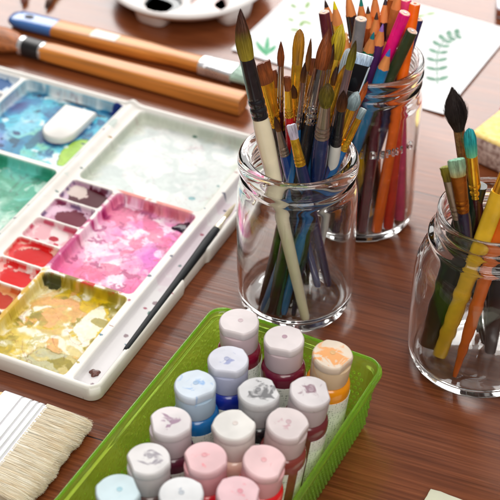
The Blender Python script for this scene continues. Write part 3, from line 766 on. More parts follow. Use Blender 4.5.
# ------------------------------------------------------------------ pencils
GP = 'coloured pencils standing in the tall jar'
def pencil(label, tip, foot, col, sharp=None, r=.0042, Lc=.017, hexa=True, dy=0.0):
    B, T = foot_in(J2, tip, foot, r, dy=dy)
    root = empty('coloured_pencil', label, 'pencil', group=GP, mat=frame(B, T, random.uniform(0, 60)))
    Lt = (T - B).length; n = 6 if hexa else 28
    lac = paint(col)
    if hexa:
        def hx(rr, z):      # hexagon with softened corners
            o = []
            for i in range(6):
                for da in (-6, 6):
                    a = R(60 * i + da); o.append((rr * math.cos(a), rr * math.sin(a), z))
            return o
        ringf = hx
    else: ringf = lambda rr, z: sup(rr, rr, z, 28)
    if sharp is None:
        mesh('barrel', *rings([ringf(r * .9, 0), ringf(r, .0006), ringf(r, Lt - .0005), ringf(r * .94, Lt)]), lac, root, ang=30)
        mesh('cut_end', *loft([(Lt - .001, r * .86, r * .86), (Lt + .0003, r * .84, r * .84)], 24), LEADM, root)
        mesh('lead_core', *loft([(Lt - .001, r * .3, r * .3), (Lt + .0006, r * .28, r * .28)], 16), paint(tuple(int(c * .8) for c in col)), root)
    else:
        z0 = Lt - Lc
        mesh('barrel', *rings([ringf(r * .9, 0), ringf(r, .0006), ringf(r, z0 - .0006), ringf(r * .98, z0)]), lac, root, ang=30)
        mesh('wood_cone', *loft([(z0 - .0004, r * .95, r * .95), (z0 + Lc * .3, r * .76, r * .76), (z0 + Lc * .66, r * .40, r * .40)], 24), WOODT, root)
        mesh('lead_tip', *loft([(z0 + Lc * .655, r * .41, r * .41), (z0 + Lc * .9, r * .18, r * .18), (z0 + Lc, r * .05, r * .05)], 18), cm('plain', 'lead_%d_%d_%d' % sharp, sharp, .5), root)
    return root
pencil('dark maroon pencil with flat cut end, leftmost in the jar', (324, 12), (352, 216), (84, 28, 40), hexa=False, dy=-0.012)
pencil('dark brown pencil point behind the flat ended maroon pencil', (325, 0), (368, 200), (70, 36, 30), (50, 30, 26), dy=0.014)
pencil('bright yellow sharpened pencil', (334, 1), (368, 214), (232, 176, 10), (240, 220, 10), Lc=.019, dy=-0.01)
pencil('black pencil with broad bare wood cone behind the yellow one', (347, -12), (380, 208), (36, 24, 28), (90, 50, 40), Lc=.022, dy=0.008)
pencil('dark green pencil with teal point at the top edge', (361, -3), (366, 198), (26, 60, 54), (20, 130, 120), Lc=.021, dy=0.014)
pencil('grey pencil with pale flat cut end', (361, 19), (332, 212), (120, 120, 124), hexa=False, r=.0045, dy=-0.014)
pencil('orange pencil with its bare wood cone at the top edge', (375, -9), (376, 196), (214, 110, 30), (200, 90, 30), Lc=.02, dy=0.018)
pencil('natural brown pencil with a dark point next to the grey one', (377, 12), (356, 206), (190, 108, 50), (70, 50, 40), dy=0.004)
pencil('black pencil with a dark point left of the orange brown pencil', (386, -4), (362, 222), (26, 22, 30), (40, 34, 50), Lc=.02, dy=0.016)
pencil('orange brown pencil passing out of the top of the picture', (397, -22), (352, 200), (160, 84, 34), (180, 80, 30), dy=0.022)
pencil('magenta pink pencil with flat cut end', (405, 13), (326, 206), (228, 16, 120), hexa=False, r=.0045, dy=-0.004)
pencil('second pink pencil behind the magenta one at the top edge', (406, 0), (399, 218), (216, 60, 120), hexa=False, dy=0.012)
pencil('bright orange pencil at the right of the jar running down to its foot', (415, 4), (377, 232), (250, 104, 10), hexa=False, dy=-0.004)
pencil('navy blue pencil with flat cut end', (418, 19), (355, 214), (34, 44, 92), hexa=False, dy=0.004)
pencil('dark olive green pencil with flat cut end', (412, 31), (324, 213), (46, 58, 34), hexa=False, r=.0045, dy=-0.012)
pencil('bright blue sharpened pencil with blue point at the jar rim', (390, 49), (330, 220), (10, 122, 176), (60, 110, 190), r=.0046, dy=-0.021)
pencil('purple sharpened pencil with lilac point', (383, 24), (338, 212), (86, 40, 104), (150, 110, 190), r=.0045, dy=-0.006)
pencil('green sharpened pencil with teal point between grey and purple pencils', (374, 32), (324, 206), (14, 124, 92), (20, 120, 130), r=.0045, dy=-0.012)
pencil('short violet pointed pencil behind the wide black flat brush', (355, 34), (330, 204), (90, 70, 130), (110, 80, 170), dy=-0.008)
pencil('small pencil with peach coloured point left of the violet point', (346, 32), (346, 226), (214, 120, 40), (244, 190, 120), dy=-0.012)
pencil('red orange pencil low in the jar beside the orange one', (409, 22), (389, 228), (214, 50, 30), hexa=False, r=.0040, dy=0.0)
pencil('crimson pencil standing against the right side of the jar', (402, 26), (403, 212), (150, 30, 60), (150, 30, 60), r=.0036, dy=0.008)
pencil('rust brown pencil in the crowded middle of the tall jar', (368, 6), (370, 206), (150, 70, 30), (60, 40, 30), dy=.008)
pencil('dark blue pencil standing low behind the blue and green ones', (368, 44), (344, 228), (26, 36, 80), (30, 40, 90), dy=.004)
pencil('dark teal pencil low between the brushes and the jar wall', (362, 56), (334, 226), (16, 60, 66), (16, 80, 90), dy=-.012)
pencil('burgundy pencil low in the middle of the tall jar', (388, 34), (362, 230), (96, 26, 44), (96, 26, 44), dy=.010)
pencil('tan brown pencil reaching above the magenta one', (400, -12), (358, 196), (176, 112, 60), (90, 60, 40), dy=0.018)

# ------------------------------------------------------------------ things in the right jar
GB = 'brushes and tools in the right jar'
def jb3(label, tip, mouth, Lb, kind, w, d, hair, Lf, fer, hr, hcol, by=None, **k):
    B, T = in_jar(J3, tip, mouth, by, max(w, hr) * .9, .009)
    return brush(label, B, T, Lb, kind, w, d, hair, Lf, fer, hr, hcol, group=GB, **k)
b_ = jb3('fat black haired mop brush with wire bound brown ferrule', (452, 87), (471, 204), .034, 'mop', .0036, .0036, BLACK_HAIR, .052, plain('bronze_ferrule', (170, 130, 90), .3, metal=.8, var=.3, vscale=400, bump=.4, bscale=500), .0046, paint((60, 26, 28)), seed=21)
jb3('brush with teal painted tip, gold ferrule and dark maroon handle', (469, 128), (477, 211), .0235, 'filbert', .0037, .0030, TEAL_HAIR, .036, GOLD, .0042, paint((58, 22, 26)), seed=22, crimp=1)
jb3('flat brush with pale green stained bristles and amber ferrule', (456, 159), (465, 224), .017, 'flat', .0050, .0022, GREEN_HAIR, .038, plain('amber_ferrule', (170, 104, 30), .25, metal=.8, var=.25, vscale=200), .0040, paint((26, 30, 62)), fend=(.0042, .0036), seed=23, by=.02)
jb3('small brush with olive yellow bristles and dull grey ferrule', (446, 166), (456, 223), .013, 'flat', .0038, .0022, YOLIVE_HAIR, .036, TAUP, .0034, paint((30, 40, 36)), seed=24, by=.004)
# yellow and orange sticks
def stick(name, label, tip, foot, col, w, d, tipr=.3, cap=None, ripple=.11, dy=0.0, cut=1.0):
    B, T = foot_in(J3, tip, foot, w * .8, .0105, dy)
    T = B.lerp(T, cut)
    root = empty(name, label, 'paintbrush', group=GB, mat=frame(B, T)); Lt = (T - B).length
    secs = []
    for q in range(41):
        t = q / 40; k = tipr + (1 - tipr) * min(1, t / .35) ** .7
        rp = 1 + ripple * (math.sin(t * 52) * .6 + math.sin(t * 83 + 1) * .5) * (1 if t < .55 else max(0, 1 - (t - .55) / .1))
        secs.append((Lt * t, w * k * rp, d * k, 2.6))
    mesh('handle', *loft(secs, 24), plain('painted_wood_%d_%d_%d' % col, col, .35, var=.14, vscale=90, bump=.3, bscale=120, coat=.3), root, ang=60)
    if cap:
        mesh('ferrule', *loft([(Lt - .001, w * .9, d * .95), (Lt + .02, w * .8, d * .8), (Lt + .03, w, d)], 24), cap, root)
        mesh('bristles', *xf(bristle('flat', .02, w, d, 31), Matrix.Translation((0, 0, Lt + .029))), GOLDEN_HAIR, root)
    return root
stick('paintbrush', 'broad yellow handled brush leaning to the right in its jar', (500, 192), (440, 354), (232, 186, 44), .0060, .0036, .75, cap=GOLD, dy=-.014)
stick('paintbrush', 'orange brown handle tapering to a point beside the yellow one', (512, 194), (455, 375), (204, 96, 20), .0046, .0036, .3, cap=SILV, dy=-.012)
stick('paintbrush', 'pale grey handle at the right edge above the orange one', (514, 176), (486, 340), (200, 196, 190), .0042, .0042, .4, ripple=0)
stick('paintbrush', 'dark green handle low at the left of the right jar', (475, 184), (430, 344), (18, 34, 24), .0085, .0050, .8, ripple=.03)
stick('paintbrush', 'black handle standing low behind the orange one at the right edge', (513, 186), (490, 350), (30, 26, 30), .0060, .0055, .7, ripple=0)
# ------------------------------------------------------------------ green basket
BZ = .055; BC = P(215, 303, BZ); BA = R(-27.6)
BM = Matrix.Translation((BC.x, BC.y, 0)) @ Matrix.Rotation(BA, 4, 'Z')       # x to the right, -y towards the viewer
BW, BLN = .1355, .255
def basket():
    root = empty('plastic_basket', 'translucent lime green plastic basket packed with paint bottles', 'basket', mat=BM)
    m, nt, b, N, L = new_mat('green_plastic')
    b.inputs['Base Color'].default_value = (.70, .985, .16, 1); b.inputs['Roughness'].default_value = .09
    b.inputs['Transmission Weight'].default_value = .90; b.inputs['IOR'].default_value = 1.49
    tc = N.new('ShaderNodeTexCoord'); vo = N.new('ShaderNodeTexVoronoi'); vo.inputs['Scale'].default_value = 300
    L.new(tc.outputs['Object'], vo.inputs['Vector']); sep = N.new('ShaderNodeSeparateXYZ'); L.new(tc.outputs['Object'], sep.inputs[0])
    lt = N.new('ShaderNodeMath'); lt.operation = 'LESS_THAN'; lt.inputs[1].default_value = BZ - .009; L.new(sep.outputs['Z'], lt.inputs[0])
    rp = ramp(N, [(0, (1, 1, 1, 1)), (.5, (0, 0, 0, 1))]); L.new(vo.outputs['Distance'], rp.inputs[0])
    mu = N.new('ShaderNodeMath'); mu.operation = 'MULTIPLY'; L.new(rp.outputs['Color'], mu.inputs[0]); L.new(lt.outputs[0], mu.inputs[1])
    bp = N.new('ShaderNodeBump'); bp.inputs['Strength'].default_value = .22; bp.inputs['Distance'].default_value = .0008
    L.new(mu.outputs[0], bp.inputs['Height']); L.new(bp.outputs['Normal'], b.inputs['Normal'])
    tl = N.new('ShaderNodeBsdfTranslucent'); tl.inputs['Color'].default_value = (.52, .95, .05, 1); ms = N.new('ShaderNodeMixShader'); ms.inputs[0].default_value = .15
    L.new(b.outputs[0], ms.inputs[1]); L.new(tl.outputs[0], ms.inputs[2]); L.new(ms.outputs[0], N['Material Output'].inputs['Surface'])
    def rg(g, z, r=.013): return rrect(g, BW - g, -BLN + g, -g, max(r - g * .6, .004), z, 8)
    body = rings([rg(.0115, 0), rg(.0095, .0012), rg(.0085, .004), rg(.0036, BZ - .008), rg(.0034, BZ - .0072), rg(.0018, BZ - .0066), rg(.0004, BZ - .005), rg(.0, BZ - .003), rg(.0003, BZ - .0008), rg(.0014, BZ),
                  rg(.0030, BZ - .0002), rg(.0042, BZ - .0014), rg(.0052, BZ - .0040), rg(.0058, BZ - .008), rg(.0108, .0048), rg(.0122, .003), rg(.0136, .0026)])
    mesh('basket_body', *body, m, root, ang=60)
    mesh('rim_bead', *_bead(rg), m, root, ang=60)
    V, F = [], []
    def dome(p, n, t1, t2, r):
        k0 = len(V); V.append(p + n * r * .75)
        for rr, hh in ((.55, .6), (.9, .28), (1.05, -.25)):
            for q in range(8): V.append(p + (t1 * math.cos(q * .7854) + t2 * math.sin(q * .7854)) * r * rr + n * r * hh)
        for q in range(8):
            F.append((k0, k0 + 1 + q, k0 + 1 + (q + 1) % 8))
            for e in (0, 8): F.append((k0 + 1 + e + q, k0 + 9 + e + q, k0 + 9 + e + (q + 1) % 8, k0 + 1 + e + (q + 1) % 8))
    for row in range(9):
        z = .007 + row * .0042; g = .0085 + (.0036 - .0085) * (z - .004) / (BZ - .012)
        for i in range(56):
            y = -.016 - i * .0042 - (row % 2) * .0021
            dome(Vector((BW - g, y, z)), Vector((1, 0, -.1)), Vector((0, 1, 0)), Vector((.1, 0, 1)), .00125)
            if row < 4: dome(Vector((g, y, z)), Vector((-1, 0, -.1)), Vector((0, -1, 0)), Vector((-.1, 0, 1)), .00125)
        for i in range(25):
            x = .016 + i * .0042 + (row % 2) * .0021
            dome(Vector((x, -g, z)), Vector((0, 1, -.1)), Vector((-1, 0, 0)), Vector((0, .1, 1)), .00125)
    mesh('beaded_texture', V, F, m, root, ang=180)
    return root
def _bead(rg):
    V, F = [], []
    c = rg(.0022, BZ + .0006); n = len(c); k = 8; r = .0011
    for i in range(n):
        p = Vector(c[i]); d = (Vector(c[(i + 1) % n]) - Vector(c[i - 1])).normalized(); x = d.cross(Vector((0, 0, 1)))
        for q in range(k):
            a = 2 * math.pi * q / k; V.append(p + x * r * math.cos(a) + Vector((0, 0, r * math.sin(a))))
    for i in range(n):
        for q in range(k):
            F.append((i * k + q, ((i + 1) % n) * k + q, ((i + 1) % n) * k + (q + 1) % k, i * k + (q + 1) % k))
    return V, F
basket()

# ------------------------------------------------------------------ paint bottles
def cap_mat(name, base, stain, seed, amt):
    m, nt, b, N, L = new_mat(name)
    tc = N.new('ShaderNodeTexCoord'); mp = N.new('ShaderNodeMapping'); mp.inputs['Location'].default_value = (seed * 1.37, seed * .71, 0); mp.inputs['Scale'].default_value = (1, 1, .35)
    L.new(tc.outputs['Object'], mp.inputs[0])
    nz = N.new('ShaderNodeTexNoise'); nz.inputs['Scale'].default_value = 105; nz.inputs['Detail'].default_value = 3; nz.inputs['Distortion'].default_value = 1.2
    L.new(mp.outputs[0], nz.inputs['Vector'])
    rp = ramp(N, [(.66 - .36 * amt, (0, 0, 0, 1)), (.74 - .34 * amt, (.8, .8, .8, 1))])
    sp = N.new('ShaderNodeSeparateXYZ'); L.new(tc.outputs['Object'], sp.inputs[0])
    hy = N.new('ShaderNodeVectorMath'); hy.operation = 'LENGTH'; cx_ = N.new('ShaderNodeCombineXYZ'); L.new(sp.outputs['X'], cx_.inputs['X']); L.new(sp.outputs['Y'], cx_.inputs['Y']); L.new(cx_.outputs[0], hy.inputs[0])
    fl = N.new('ShaderNodeMapRange'); fl.inputs['From Min'].default_value = .0035; fl.inputs['From Max'].default_value = .0125; fl.inputs['To Min'].default_value = 0; fl.inputs['To Max'].default_value = -.17
    L.new(hy.outputs['Value'], fl.inputs['Value'])
    su = N.new('ShaderNodeMath'); su.operation = 'ADD'; L.new(nz.outputs['Fac'], su.inputs[0]); L.new(fl.outputs[0], su.inputs[1]); L.new(su.outputs[0], rp.inputs[0])
    n2 = N.new('ShaderNodeTexNoise'); n2.inputs['Scale'].default_value = 50; L.new(mp.outputs[0], n2.inputs['Vector'])
    rb = ramp(N, [(.35, lin(tuple(c * .87 for c in base))), (.65, lin(tuple(c * .94 for c in base)))]); L.new(n2.outputs['Fac'], rb.inputs[0])
    mx = N.new('ShaderNodeMix'); mx.data_type = 'RGBA'; L.new(rp.outputs[0], mx.inputs['Factor']); L.new(rb.outputs[0], mx.inputs['A']); mx.inputs['B'].default_value = lin(stain)
    L.new(mx.outputs['Result'], b.inputs['Base Color'])
    b.inputs['Roughness'].default_value = .34; b.inputs['Subsurface Weight'].default_value = .4
    tl = N.new('ShaderNodeBsdfTranslucent'); L.new(mx.outputs['Result'], tl.inputs['Color']); ms = N.new('ShaderNodeMixShader'); ms.inputs[0].default_value = .14
    L.new(b.outputs[0], ms.inputs[1]); L.new(tl.outputs[0], ms.inputs[2]); L.new(ms.outputs[0], N['Material Output'].inputs['Surface'])
    b.inputs['Subsurface Radius'].default_value = (1, .9, .85); b.inputs['Subsurface Scale'].default_value = .003
    bp = N.new('ShaderNodeBump'); bp.inputs['Strength'].default_value = .1; bp.inputs['Distance'].default_value = .001; L.new(nz.outputs['Fac'], bp.inputs['Height']); L.new(bp.outputs[0], b.inputs['Normal'])
    return m
def label_mat():
    m, nt, b, N, L = new_mat('paper_label')
    tc = N.new('ShaderNodeTexCoord'); sep = N.new('ShaderNodeSeparateXYZ'); L.new(tc.outputs['Object'], sep.inputs[0])
    at = N.new('ShaderNodeMath'); at.operation = 'ARCTAN2'; L.new(sep.outputs['Y'], at.inputs[0]); L.new(sep.outputs['X'], at.inputs[1])
    cb = N.new('ShaderNodeCombineXYZ'); L.new(at.outputs[0], cb.inputs['X']); L.new(sep.outputs['Z'], cb.inputs['Y'])
    mp = N.new('ShaderNodeMapping'); mp.inputs['Scale'].default_value = (14, 260, 1); L.new(cb.outputs[0], mp.inputs[0])
    nz = N.new('ShaderNodeTexNoise'); nz.inputs['Scale'].default_value = 1.0; nz.inputs['Detail'].default_value = 4; L.new(mp.outputs[0], nz.inputs['Vector'])
    wv = N.new('ShaderNodeMath'); wv.operation = 'SINE'; ml = N.new('ShaderNodeMath'); ml.operation = 'MULTIPLY'; ml.inputs[1].default_value = 3000
    L.new(sep.outputs['Z'], ml.inputs[0]); L.new(ml.outputs[0], wv.inputs[0])
    a = N.new('ShaderNodeMath'); a.operation = 'MULTIPLY_ADD'; a.inputs[1].default_value = .06; L.new(wv.outputs[0], a.inputs[0]); L.new(nz.outputs['Fac'], a.inputs[2])
    rp = ramp(N, [(.56, lin((232, 234, 226))), (.66, lin((168, 174, 166)))]); L.new(a.outputs[0], rp.inputs[0])
    L.new(rp.outputs[0], b.inputs['Base Color']); b.inputs['Roughness'].default_value = .35
    return m
LABEL = label_mat()
def bottle(px, py, label, bcol, capcol, stain, amt, seed, flat=None, gap=None, zc=.1005):
    c = P(px, py, zc)
    loc = BM.inverted() @ c
    # stand inside the walls, leaning a little if the cap reaches over
    bx = min(max(loc.x, .030), BW - .0285); by_ = min(loc.y, -.030)
    foot = BM @ Vector((bx, by_, .0034))
    M = frame(foot, Vector((c.x, c.y, zc))); ax = (Vector((c.x, c.y, zc)) - foot)
    z = ax.normalized(); x = Vector((1, 0, 0)); x = (x - z * x.dot(z)).normalized(); y = z.cross(x)
    M = Matrix((x, y, z)).transposed().to_4x4(); M.translation = foot
    root = empty('paint_bottle', label, 'bottle', group='craft paint bottles in the green basket', mat=M)
    h = ax.length
    bm_ = plain('bottle_%d_%d_%d_%d' % (bcol + (seed,)), bcol, .22, var=.08, vscale=80, coat=.5)
    zs = h - .0222
    body = lathe([(0, 0), (.0130, 0), (.0148, .001), (.0152, .003), (.0152, zs - .013), (.0152, zs - .008), (.0150, zs - .004), (.0142, zs - .001), (.0125, zs + .0006), (.0105, zs + .0012), (.0100, zs + .006), (0, zs + .006)], 48)
    mesh('bottle_body', *body, bm_, root, ang=35)
    # label wrapped round the body with a gap
    ga = R(gap if gap is not None else 100); gw = R(13); n = 60; V, F = [], []
    for i in range(n + 1):
        a = ga + gw + (2 * math.pi - 2 * gw) * i / n
        for rr, zz in ((.01525, .006), (.01545, .006), (.01545, zs - .0095), (.01525, zs - .0095)): V.append((rr * math.cos(a), rr * math.sin(a), zz))
    for i in range(n):
        for q in range(4): F.append((i * 4 + q, (i + 1) * 4 + q, (i + 1) * 4 + (q + 1) % 4, i * 4 + (q + 1) % 4))
    F += [(0, 1, 2, 3), (n * 4 + 3, n * 4 + 2, n * 4 + 1, n * 4)]
    mesh('paper_label', V, F, LABEL, root, ang=30)
    cmat = cap_mat('lid_plastic_%d' % seed, capcol, stain, seed, amt)
    cbody = cap_mat('cap_plastic_%d' % seed, tuple(c * .84 + q * .16 for c, q in zip(capcol, bcol)), stain, seed, amt)
    cap = lathe([(0, zs + .001), (.0116, zs + .001), (.0125, zs + .0012), (.0128, zs + .003), (.0130, h - .0072), (.0128, h - .0064), (0, h - .0064)], 56)
    co = mesh('cap', *cap, cbody, root, ang=35)
    # flip lid with a flattened thumb side
    fa = R(flat if flat is not None else random.uniform(200, 340)); rs = []
    for g, zz in ((.0004, h - .0062), (0, h - .0054), (0, h - .0014), (.0003, h - .0006), (.0010, h), (.0016, h), (.0024, h), (.0072, h), (.0112, h)):
        ring = []
        for i in range(72):
            a = 2 * math.pi * i / 72; r = .0133
            d = math.cos(a - fa)
            lim = .0114
            rr = min(r, lim / d) if d > .3 else r
            lipd = math.cos(a - fa - math.pi * .8)
            rr += .0007 * math.exp(-((1 - lipd) / .012))
            ring.append(((rr - g) * math.cos(a), (rr - g) * math.sin(a), zz))
        rs.append(ring)
    lid = mesh('lid', *rings(rs), cmat, co, ang=32)
    if amt >= 0:
        dc = tuple(int(.42 * a + .42 * b) for a, b in zip(capcol, stain))
        mesh('nozzle_dimple', *xf(lathe([(0, -.0004), (.0017, -.0004), (.0018, .0001), (.0015, .00014), (.0010, .00006), (0, .00004)], 24), Matrix.Translation((random.uniform(-.001, .0015), random.uniform(.0005, .002), h))), plain('dimple_%d' % seed, dc, .4), lid)
    return root
WC = (240, 234, 236)
bl = [
 (239, 321, 'maroon paint bottle with pinkish white cap at the far left corner of the basket', (112, 16, 40), (240, 231, 232), (206, 170, 182), .22, 1, 250),
 (284, 338, 'dark maroon paint bottle with white cap in the middle of the farthest row', (100, 20, 44), (240, 231, 232), (150, 90, 120), .26, 2, 255),
 (333, 354, 'golden orange paint bottle with orange stained cap in the far right corner', (222, 140, 14), (242, 226, 206), (232, 150, 40), .75, 3, 320),
 (228, 359, 'royal blue paint bottle with pale lavender cap', (20, 40, 140), (228, 230, 242), (130, 140, 190), .26, 4, 262),
 (259, 391, 'black paint bottle with black smudged grey cap', (28, 26, 30), (228, 228, 230), (52, 52, 58), .52, 5, 20),
 (311, 391, 'brown paint bottle with purple smudged white cap on the right side', (104, 40, 44), (238, 232, 234), (126, 80, 100), .46, 6, 10),
 (195, 384, 'teal blue paint bottle with light blue stained cap', (10, 98, 160), (222, 234, 246), (120, 168, 220), .46, 7, 300),
 (170, 421, 'dark purple paint bottle with purple spotted white cap', (84, 34, 52), (238, 232, 234), (140, 96, 130), .44, 8, 190),
 (234, 424, 'flesh coloured paint bottle with clean white cap', (226, 196, 178), (240, 238, 234), (220, 200, 190), .0, 9, 40),
 (288, 423, 'reddish brown paint bottle with faintly pink cap on the right side', (128, 58, 50), (240, 228, 228), (190, 140, 152), .28, 10, 330),
 (148, 458, 'grey brown paint bottle with grey smudged white cap near the left wall', (96, 70, 66), (236, 234, 234), (130, 122, 136), .4, 29, 200),
 (205, 457, 'red paint bottle with pink cap, left one of the two pink caps in its row', (206, 20, 36), (246, 206, 210), (232, 130, 140), .26, 12, 195),
 (265, 461, 'bright red paint bottle with pale pink cap near the right wall', (214, 30, 34), (248, 214, 216), (238, 150, 156), .25, 13, 340),
 (118, 490, 'pale aqua paint bottle with aqua tinted cap nearest the left corner', (120, 190, 206), (218, 238, 244), (130, 200, 220), .1, 14, 20),
 (181, 493, 'silver grey paint bottle with white cap in the nearest row', (150, 150, 156), (238, 240, 242), (150, 160, 176), .1, 15, 250),
 (239, 493, 'crimson paint bottle with pink cap in the nearest row', (200, 20, 44), (246, 210, 216), (226, 110, 130), .28, 16, 350),
]
for (px, py, lab, bc, cc, st, am, sd, fl) in bl:
    bottle(px, py, lab, bc, cc, st, am, sd, fl, gap=-88 if sd == 6 else (-62 if sd == 10 else 100))

# ------------------------------------------------------------------ slim brush lying in the trough
brush('slim black handled paintbrush lying in the palette trough', P(125, 352, .0128), P(236, 203, .0150), .022, 'round', .0017, .0017, H('worn_pale_hair', (0, (190, 170, 130)), (1, (226, 214, 186))),
      .016, plain('cream_metal', (232, 224, 204), .25, metal=.5), .0034, plain('black_lacquer', (22, 25, 28), .5, var=.1, spec=.25), taper=.72, seed=41)

# ------------------------------------------------------------------ wide hake brush, lower left
def hake():
    a = R(-24.7); e = P(51, 404, .012)
    M = Matrix.Translation((e.x, e.y, 0)) @ Matrix.Rotation(a, 4, 'Z')        # x towards the tips, y across (edge at y=0, runs to -y)
    root = empty('hake_brush', 'wide flat brush with cream bristles and white metal ferrule', 'paintbrush', mat=M)
    Wd = .088
    fm = plain('white_metal', (226, 226, 230), .3, metal=.35, var=.05, vscale=40)
    rs = []
    for x, g in ((-.0365, 0), (-.0225, 0), (-.0215, .0009), (-.0205, 0), (-.0150, 0), (-.0140, .001), (-.0128, 0), (-.0100, 0), (-.0090, .001), (-.0078, 0), (-.0050, 0), (-.0040, .001), (-.0028, 0), (-.0004, 0), (0, .0006)):
        r = [(x, p[0], p[1]) for p in [(q[0], q[1]) for q in rrect(-Wd + g, -g, .0012 + g, .0128 - g, .0045, 0, 5)]]
        rs.append(r)
    mesh('ferrule', *rings(rs), fm, root, ang=35)
    hs = []
    for x, y0, y1, z0, z1 in ((-.12, -.058, -.030, .002, .012), (-.07, -.062, -.026, .002, .012), (-.052, -.082, -.006, .0018, .0122), (-.036, -.0868, -.0012, .0018, .0122)):
        hs.append([(x, p[0], p[1]) for p in rrect(y0, y1, z0, z1, .0045, 0, 5)])
    mesh('handle', *rings(hs), plain('pale_birch', (214, 176, 120), .5, var=.15, vscale=200, stretch=(.1, 1, 1)), root)
    r2 = random.Random(5); lines = []
    ph = [r2.uniform(0, 6.28) for _ in range(4)]
    for i in range(9000):
        y = -r2.random() * (Wd - .003) - .0015; zt = r2.random()
        z = .0018 + .0112 * zt ** .7
        Ln = .0345 + .0008 * math.sin(y * 150 + ph[0]) + .0007 * math.sin(y * 420 + ph[1]) + r2.uniform(-.0035, .0022) - .003 * abs(zt - .5)
        dy = .0005 * math.sin(y * 230 + ph[2]) + r2.gauss(0, .0009); dz = -(z - .0045) * r2.uniform(.25, .75)
        if r2.random() < .03: dy *= 3
        sp = (y + Wd / 2) * .05
        pts = []
        for q in range(5):
            t = q / 4
            pts.append((-.002 + Ln * t, y + (dy + sp) * t * t + r2.gauss(0, .00008), max(.0006, z + dz * t * t)))
        lines.append(pts)
    V, F = [], []
    for pts in lines:
        k0 = len(V); rr = r2.uniform(.00010, .00018)
        for q, p in enumerate(pts):
            w_ = rr * (1 - .6 * (q / 4) ** 2)
            V += [(p[0], p[1] - w_, p[2]), (p[0], p[1] + w_ * .5, p[2] + w_), (p[0], p[1] + w_ * .5, p[2] - w_)]
        for q in range(4):
            for i in range(3):
                j = (i + 1) % 3; F.append((k0 + q * 3 + i, k0 + q * 3 + j, k0 + q * 3 + 3 + j, k0 + q * 3 + 3 + i))
    core = rings([[(x, p[0], p[1]) for p in rrect(-Wd + g, -g, .0012 + h,   .0127 - h * 1.3, .002, 0, 5)] for x, g, h in ((-.002, .0012, .0008), (.012, .0012, .0010), (.022, .0016, .0016), (.0285, .0030, .0026))])
    V, F = join((V, F), core)
    m, nt, b, N, L = new_mat('cream_bristle')
    tc = N.new('ShaderNodeTexCoord'); mp = N.new('ShaderNodeMapping'); mp.inputs['Scale'].default_value = (.06, 1, 1); L.new(tc.outputs['Object'], mp.inputs[0])
    nz = N.new('ShaderNodeTexNoise'); nz.inputs['Scale'].default_value = 500; nz.inputs['Detail'].default_value = 4; L.new(mp.outputs[0], nz.inputs['Vector'])
    rp = ramp(N, [(.3, lin((246, 232, 204))), (.55, lin((254, 247, 230))), (.75, lin((255, 253, 246)))]); L.new(nz.outputs['Fac'], rp.inputs[0]); L.new(rp.outputs[0], b.inputs['Base Color'])
    b.inputs['Roughness'].default_value = .5
    tl = N.new('ShaderNodeBsdfTranslucent'); L.new(rp.outputs[0], tl.inputs['Color']); ms = N.new('ShaderNodeMixShader'); ms.inputs[0].default_value = .45
    L.new(b.outputs[0], ms.inputs[1]); L.new(tl.outputs[0], ms.inputs[2]); L.new(ms.outputs[0], N['Material Output'].inputs['Surface'])
    br = mesh('bristles', V, F, m, root, smooth=True, ang=180)
    return root
hake()

# ------------------------------------------------------------------ the two long wooden brushes
ORWOOD = plain('varnished_orange_wood', (196, 124, 52), .36, var=.45, vscale=260, coat=.15, stretch=(1, 1, .03), bump=.2, bscale=500)
def flatbar(secs, n=32): return rings([sup(s[1], s[2], s[0], n, s[3]) for s in secs])
def long_brush_near():
    a, b = P(25, 46, .010), P(243, 104, .009)
    M = frame(a, b); x = Vector((0, 0, 1)); z = (b - a).normalized(); y = z.cross(x).normalized(); x = y.cross(z)
    M = Matrix((y, -x, z)).transposed().to_4x4(); M = Matrix((y, x * 1.0, y.cross(x))).transposed().to_4x4()
    zz = (b - a).normalized(); xx = Vector((0, 0, 1)).cross(zz).normalized(); yy = zz.cross(xx)
    M = Matrix((xx, yy, zz)).transposed().to_4x4(); M.translation = a
    root = empty('wooden_brush', 'brown haired brush with black band and long orange wooden handle, nearer of two', 'paintbrush', mat=M)
    L0 = (b - a).length
    mesh('handle', *flatbar([(.020, .0085, .0070, 3.4), (.03, .0088, .0074, 4), (.10, .0092, .0078, 5), (L0 - .0015, .0104, .0086, 5.5), (L0, .0100, .0082, 5.5)]), ORWOOD, root, ang=40)
    mesh('ferrule', *flatbar([(-.004, .0092, .0086, 2.6), (.0, .0088, .0082, 2.6), (.019, .0086, .0074, 2.8), (.0215, .0088, .0074, 2.8)]), STEEL, root)
    mesh('black_band', *flatbar([(.0005, .0092, .0086, 2.6), (.0185, .009, .0078, 2.8)]), plain('black_tape', (34, 32, 34), .4), root)
    V = bristle('mop', .062, .0088, .0082, 51); V = xf(V, Matrix.Translation((0, 0, -.002)) @ Matrix.Rotation(math.pi, 4, 'X') @ Matrix.Diagonal((1, .62, 1, 1)))
    mesh('bristles', *V, H('brown_mop', (0, (120, 66, 30)), (.4, (176, 104, 52)), (1, (160, 92, 44)), contrast=.5, sc=500), root, ang=80)
